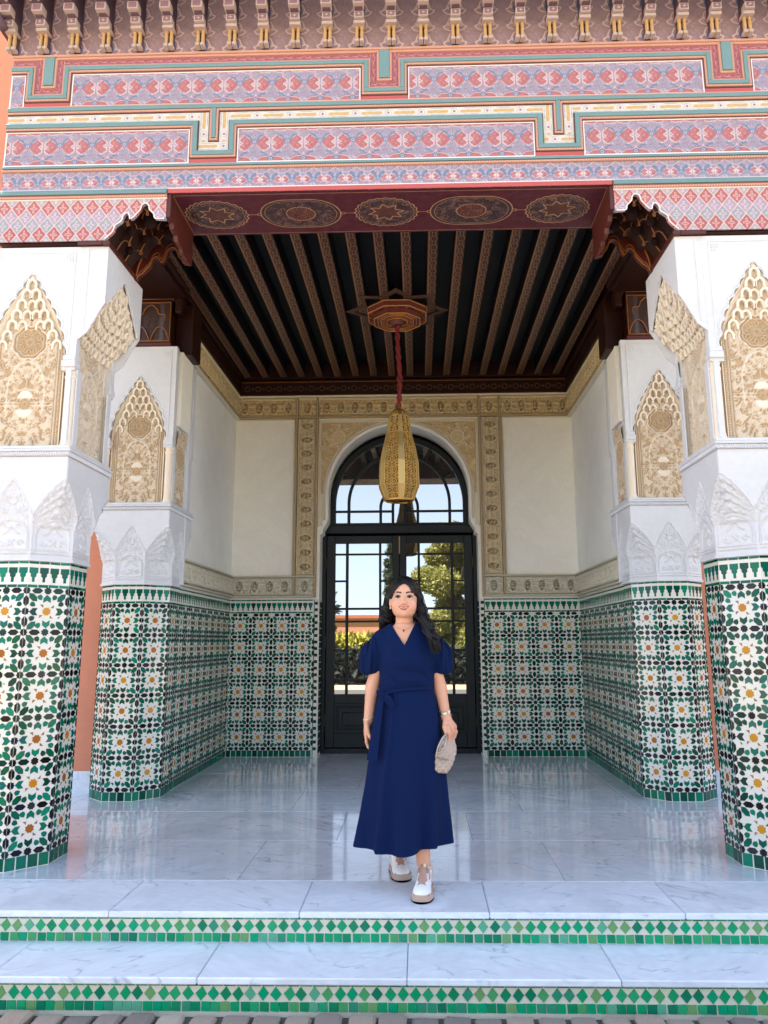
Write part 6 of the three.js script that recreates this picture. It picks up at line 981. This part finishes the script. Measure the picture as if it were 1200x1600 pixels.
    m.add(ribbon([[-0.022, 0.94, 0.582], [0.02, 0.952, 0.594], [0.08, 0.962, 0.60], [0.15, 0.966, 0.592], [0.205, 0.968, 0.562], [0.236, 0.968, 0.50]], (t) => 0.008 + 0.012 * t, [0, 0, 1])); m.add(new THREE.SphereGeometry(0.012, 12, 8).scale(1.1, 0.9, 0.8), T(-0.025 - ox, 0.938, 0.584 - oz)); m.build(D, 'tie', navy); }

  // shoes
  const shoe = (cx, zt, turn, name) => {
    const S = new THREE.Group(); S.name = name; S.position.set(cx - ox, 0, zt - oz); S.rotation.y = turn; per.add(S);   // toe tip at z = 0, heel at -0.255
    const sole = new THREE.Shape(); sole.moveTo(0, 0.006); sole.bezierCurveTo(0.034, 0.004, 0.052, -0.035, 0.05, -0.075); sole.bezierCurveTo(0.047, -0.12, 0.038, -0.15, 0.042, -0.2); sole.bezierCurveTo(0.042, -0.245, 0.02, -0.262, 0, -0.262); sole.bezierCurveTo(-0.02, -0.262, -0.04, -0.245, -0.04, -0.2); sole.bezierCurveTo(-0.036, -0.15, -0.043, -0.12, -0.046, -0.075); sole.bezierCurveTo(-0.05, -0.035, -0.034, 0.004, 0, 0.006);
    const sg = extrude(sole, 0.022, 0.004, { bevelSegments: 3 }).rotateX(-Math.PI / 2).scale(1, 1, -1); const P = sg.attributes.position; for (let i = 0; i < P.count; i++) { P.setZ(i, P.getZ(i)); const z = P.getZ(i); P.setY(i, P.getY(i) + 0.006 + (z > -0.05 ? ((z + 0.05) / 0.05) ** 2 * 0.006 : 0)); } sg.computeVertexNormals();
    part(S, 'sole', sg, std([176, 150, 134], 0.7, { bumpMap: grainBump, bumpScale: 0.001 })); part(S, 'sole_edge', extrude(sole, 0.006, 0.003).rotateX(-Math.PI / 2).scale(1.03, 1, -1.01).translate(0, 0.004, 0), std([226, 222, 214], 0.6));
    const up = (p) => { let d = sdEll(p, [0, 0.030, -0.058], [0.044, 0.042, 0.064]); d = smin(d, sdEll(p, [0, 0.035, -0.13], [0.038, 0.058, 0.07]), 0.03); d = smin(d, sdCap(p, [0, 0.05, -0.205], [0, 0.11, -0.21], 0.038, 0.039), 0.03); d = smin(d, sdCap(p, [0, 0.105, -0.165], [0, 0.055, -0.075], 0.026, 0.018), 0.02); d = smax(d, 0.024 - p.y, 0.002); d = smax(d, p.y - 0.118 - (p.z + 0.2) * 0.35, 0.006); return smax(d, -sdCap(p, [0, 0.09, -0.205], [0, 0.2, -0.195], 0.031), 0.004); };
    const W = rgb(226, 226, 226), Tp = rgb(180, 142, 126), Tp2 = rgb(196, 176, 162);
    part(S, 'upper', skin(up, [-0.06, 0.01, -0.27], [0.06, 0.17, 0.02], 0.0034, (p, n) => { const tongue = Math.abs(p.x) < 0.021 + 0.004 * Math.sin(p.z * 120) && p.z < -0.048 && p.y > 0.055; if (tongue) return Tp; if (p.y > 0.098) return Tp2; if (p.y < 0.038 - 0.006 * Math.cos(p.x * 50) && p.z > -0.03) return Tp; if (Math.abs(p.x) > 0.03 && Math.abs(p.z + 0.15 + p.y * 0.6) < 0.012) return Tp2; return W; }), std([255, 255, 255], 0.65, { vertexColors: true, bumpMap: grainBump, bumpScale: 0.0012 }));
    const la = new MB(); for (let i = 0; i < 5; i++) { const z = -0.072 - i * 0.02, y = 0.072 + i * 0.0105; la.add(tube([[-0.022, y - 0.002, z], [-0.008, y + 0.006, z + 0.004], [0.008, y + 0.006, z - 0.004], [0.022, y - 0.002, z]], 0.0028, 5)); } la.add(tube([[0.004, 0.124, -0.152], [0.024, 0.116, -0.14], [0.034, 0.09, -0.12], [0.03, 0.075, -0.115]], 0.003, 5)); la.add(tube([[-0.004, 0.124, -0.152], [-0.024, 0.116, -0.142], [-0.03, 0.095, -0.13]], 0.003, 5)); la.build(S, 'laces', std([168, 132, 116], 0.8));
    part(S, 'pull_tab', box(-0.006, 0.006, 0.118, 0.142, -0.15, -0.147, 0.001), std([220, 200, 180], 0.5), { pos: [0.006, -0.004, 0.0] });
  };
  shoe(0.157, 0.765, -0.10, 'shoe'); shoe(0.068, 0.43, 0.18, 'shoe');
  // jewellery
  const gold = std([196, 160, 92], 0.3, { metalness: 0.9 });
  const watch = new THREE.Group(); watch.name = 'watch'; watch.position.set(0.2915 - ox, 0.845, 0.504 - oz); watch.rotation.set(0.25, 0, 0.19); per.add(watch);
  part(watch, 'strap', new THREE.CylinderGeometry(0.0288, 0.0275, 0.015, 22, 1, true), std([226, 222, 212], 0.5)); part(watch, 'case', box(-0.011, 0.015, -0.0085, 0.0085, 0.024, 0.032, 0.002), gold); part(watch, 'dial', box(-0.009, 0.010, -0.0065, 0.0065, 0.0315, 0.0328), std([228, 224, 214], 0.3)); part(watch, 'clasp', box(-0.03, -0.018, -0.007, 0.007, 0.012, 0.024, 0.002), std([26, 24, 24], 0.4)); part(watch, 'bangle', new THREE.TorusGeometry(0.029, 0.0025, 6, 26).rotateX(Math.PI / 2), gold, { pos: [0.003, -0.021, 0.001] });
  part(per, 'bracelet', new THREE.TorusGeometry(0.0275, 0.0028, 6, 26).rotateX(Math.PI / 2), std([220, 208, 180], 0.3, { metalness: 0.7 }), { pos: [-0.105 - ox, 0.812, 0.505 - oz], rot: [0.1, 0, 0.2] });
  part(per, 'necklace', loc(tube([[0.034, 1.293, 0.49], [0.05, 1.275, 0.525], [0.081, 1.264, 0.545], [0.112, 1.275, 0.527], [0.132, 1.293, 0.49]], 0.0009, 5)), gold); part(per, 'pendant', new THREE.SphereGeometry(0.0048, 12, 8), std([40, 20, 16], 0.2), { pos: [0.081 - ox, 1.2585, 0.549 - oz] });
  for (const s of [-1, 1]) part(per, 'earring', new THREE.SphereGeometry(0.0052, 12, 8), std([232, 226, 220], 0.2), { pos: [fx + s * 0.0725 - ox, 1.379, 0.492 - oz] });
}
// the small quilted bag held in the hand
{
  const bag = thing('handbag', 'small quilted beige handbag with silver frame held in the hand beside the blue dress', 'handbag', [0.29, 0.64, 0.52]);
  const [c, g] = canvas(256, 256); g.fillStyle = '#d8d8d8'; g.fillRect(0, 0, 256, 256); for (let k = -8; k < 16; k++) for (const s of [-1, 1]) { g.strokeStyle = '#484848'; g.lineWidth = 6; g.beginPath(); g.moveTo(k * 32, 0); g.lineTo(k * 32 + s * 256, 256); g.stroke(); } const q = texture(c, false); q.repeat.set(8, 8);
  const hide = std([186, 166, 150], 0.6, { bumpMap: q, bumpScale: 0.004 }), steel = std([176, 168, 158], 0.4, { metalness: 0.8 });
  const PG = [[0.006, 0.098], [0.034, 0.088], [0.06, 0.036], [0.048, -0.03], [0.008, -0.094], [-0.056, -0.080], [-0.052, 0.016], [-0.028, 0.062]].map(([x, y]) => V2(x, y));
  const F = (p) => { let d = -1; for (let i = 0; i < PG.length; i++) { const a = PG[i], b = PG[(i + 1) % PG.length], n = V2(-(b.y - a.y), b.x - a.x).normalize(); const e = (p.x - a.x) * n.x + (p.y - a.y) * n.y; d = i ? smax(d, e, 0.02) : e; } d = smax(d, Math.abs(p.z + p.x * 0.5) - 0.062 + 0.35 * Math.max(0, p.y), 0.03); const q1 = Math.abs(Math.sin((p.y + p.x) * 95)), q2 = Math.abs(Math.sin((p.y - p.x) * 95)); return d - 0.0045 * Math.pow(q1 * q2, 0.6); };
  part(bag, 'pouch', skin(F, [-0.09, -0.12, -0.12], [0.09, 0.12, 0.12], 0.0042), hide);
  part(bag, 'frame', tube([[-0.046, 0.012, 0.075], [-0.034, 0.05, 0.078], [-0.008, 0.092, 0.064], [0.01, 0.098, 0.04], [0.018, 0.09, -0.03], [0.016, 0.07, -0.07]], 0.005, 8), steel);
  part(bag, 'frame', tube([[-0.046, 0.012, 0.075], [-0.02, 0.02, 0.09], [-0.004, 0.05, 0.088], [0.006, 0.09, 0.06], [0.022, 0.088, 0.0]], 0.004, 8), steel);
  part(bag, 'clasp', new THREE.SphereGeometry(0.007, 10, 8), std([150, 110, 100], 0.3, { metalness: 0.6 }), { pos: [-0.014, 0.045, 0.09] }); part(bag, 'side_strap', tube([[-0.048, 0.0, 0.07], [-0.03, -0.012, 0.092], [-0.005, -0.016, 0.096], [0.012, -0.02, 0.09]], 0.0045, 7), hide);
}

// ---------------------------------------------------------------- the garden behind the camera (seen in the door glass): forecourt, lawn, trees, a low orange house
{
  const yg = -2 * RISE - 0.05;
  part(scene, 'forecourt', box(-40, 40, yg + 0.004, yg + 0.02, 12.5, 17), std([206, 176, 132], 0.9, { bumpMap: grainBump, bumpScale: 0.004 })).userData.kind = 'structure';
  part(scene, 'gravel_yard', box(-40, 40, yg + 0.002, yg + 0.016, 0.9, 12.4), std([220, 209, 190], 0.92, { bumpMap: grainBump, bumpScale: 0.004 })).userData.kind = 'structure';
  part(scene, 'lawn', box(-70, 70, yg + 0.002, yg + 0.03, 17, 62), std([112, 122, 40], 0.95, { bumpMap: grainBump, bumpScale: 0.01 })).userData.kind = 'structure';
  const leafGeo = (() => { const L = [], R = rng(2); for (let i = 0; i < 7; i++) { const a = R() * 6.28, e = (R() - 0.5) * 2.2, d = V3(Math.cos(a) * Math.cos(e), Math.sin(e), Math.sin(a) * Math.cos(e)), s = V3(R() - 0.5, R() - 0.5, R() - 0.5).cross(d).normalize().multiplyScalar(0.16), c = V3((R() - 0.5) * 0.7, (R() - 0.5) * 0.7, (R() - 0.5) * 0.7); L.push([c, c.clone().addScaledVector(d, 0.28).add(s), c.clone().addScaledVector(d, 0.62), c.clone().addScaledVector(d, 0.28).sub(s)]); } return polys(L); })();
  function tree(name, label, x, z, h, w, y0, tone, n, seed, group, ls = 1) {
    const t = thing(name, label, 'tree', [x, yg, z], group), R = rng(seed), bark = std([84, 66, 50], 0.95, { bumpMap: grainBump, bumpScale: 0.02 });
    const tr = new MB(); tr.add(new THREE.CylinderGeometry(h * 0.018, h * 0.032, h * 0.6, 10).translate(0, h * 0.3, 0)); for (let k = 0; k < 6; k++) { const a = R() * 6.28, b = h * (0.3 + R() * 0.25); tr.add(tube([[0, b, 0], [Math.cos(a) * w * 0.25, b + h * 0.1, Math.sin(a) * w * 0.25], [Math.cos(a) * w * 0.6, b + h * 0.26, Math.sin(a) * w * 0.6]], h * 0.01, 6)); } tr.build(t, 'trunk', bark);
    const m = new THREE.InstancedMesh(leafGeo, std([255, 255, 255], 0.75, { transmission: 0.25, thickness: 0, side: THREE.DoubleSide }), n), M4 = new THREE.Matrix4(), q = new THREE.Quaternion(), e = new THREE.Euler(), clumps = []; m.name = 'crown'; m.userData.kind = 'stuff';
    for (let k = 0; k < 40; k++) { const a = R() * 6.28, v = R(), rr = Math.sqrt(R()) * w * Math.sin(Math.PI * clamp(0.18 + v * 0.8, 0, 1)); clumps.push([Math.cos(a) * rr, y0 + v * (h - y0), Math.sin(a) * rr, w * (0.2 + R() * 0.22)]); }
    for (let i = 0; i < n; i++) { const c = clumps[Math.floor(R() * 40)], a = R() * 6.28, b = Math.acos(2 * R() - 1), r = c[3] * Math.cbrt(0.3 + 0.7 * R()); q.setFromEuler(e.set(R() * 6, R() * 6, R() * 6)); const s = (0.5 + R() * 0.5) * ls; M4.compose(V3(c[0] + Math.sin(b) * Math.cos(a) * r, c[1] + Math.cos(b) * r * 0.8, c[2] + Math.sin(b) * Math.sin(a) * r), q, V3(s, s, s)); m.setMatrixAt(i, M4); m.setColorAt(i, tone.clone().multiplyScalar(0.7 + R() * 0.6)); }
    t.add(m); return t;
  }
  tree('olive_tree', 'broad olive tree in full sun, mirrored in the right door leaf', 1.8, 20, 6.1, 2.0, 1.0, rgb(158, 152, 70), 34000, 5, undefined, 0.28);
  tree('garden_tree', 'dark slender tree left of the olive tree, mirrored in the door', -1.0, 24, 6.2, 0.42, 2.6, rgb(72, 80, 44), 5000, 6, undefined, 0.3);
  tree('garden_tree', 'dark tree at the right end of the lawn, mirrored in the glass', 6.4, 26, 9.5, 2.8, 1.5, rgb(66, 76, 40), 3600, 7);
  tree('garden_tree', 'small round tree at the left end of the lawn', -6.2, 30, 5, 1.6, 1.6, rgb(84, 88, 46), 1800, 8);
  tree('garden_tree', 'wide tree far left beside the low orange house', -13, 34, 9, 3.6, 1.5, rgb(96, 104, 52), 3000, 9);
  tree('garden_tree', 'wide tree far right behind the lawn', 14, 32, 10, 4, 1.5, rgb(90, 100, 48), 3000, 10);
  const hedge = (label, x0, x1, y1, z0, z1, tone, n, seed) => { const t = thing('hedge', label, 'hedge', [(x0 + x1) / 2, yg, (z0 + z1) / 2]), R = rng(seed), m = new THREE.InstancedMesh(leafGeo, std([255, 255, 255], 0.8), n), M4 = new THREE.Matrix4(), q = new THREE.Quaternion(), e = new THREE.Euler(); m.name = 'foliage'; m.userData.kind = 'stuff'; for (let i = 0; i < n; i++) { q.setFromEuler(e.set(R() * 6, R() * 6, R() * 6)); M4.compose(V3((R() - 0.5) * (x1 - x0), R() * y1, (R() - 0.5) * (z1 - z0)), q, V3(0.6, 0.6, 0.6)); m.setMatrixAt(i, M4); m.setColorAt(i, tone.clone().multiplyScalar(0.7 + R() * 0.6)); } t.add(m); };
  hedge('sunlit yellow green hedge behind the lawn', -7.5, -0.9, 1.7, 33, 34.4, rgb(176, 164, 60), 2600, 3);
  hedge('low dark hedge along the edge of the forecourt', -9, 9, 0.95, 15.6, 16.3, rgb(40, 44, 30), 3200, 4);
  const hs = thing('low_house', 'low orange house with flat roof far across the garden', 'house', [-6.5, yg, 60]);
  part(hs, 'wall', box(-6, 5.5, 0, 3.7, 0, 6), M.orange); part(hs, 'roof', box(-6.3, 5.8, 3.7, 4.0, -0.3, 6.3), std([190, 100, 70], 0.8)); for (const x of [-4, -1, 2]) part(hs, 'window', box(x, x + 1.1, 1.2, 2.4, -0.03, 0.05), std([40, 44, 48], 0.3));
}

// ---------------------------------------------------------------- draw
scene.traverse((o) => { if (o.isMesh) { o.castShadow = o.receiveShadow = true; } });
renderer.render(scene, camera);
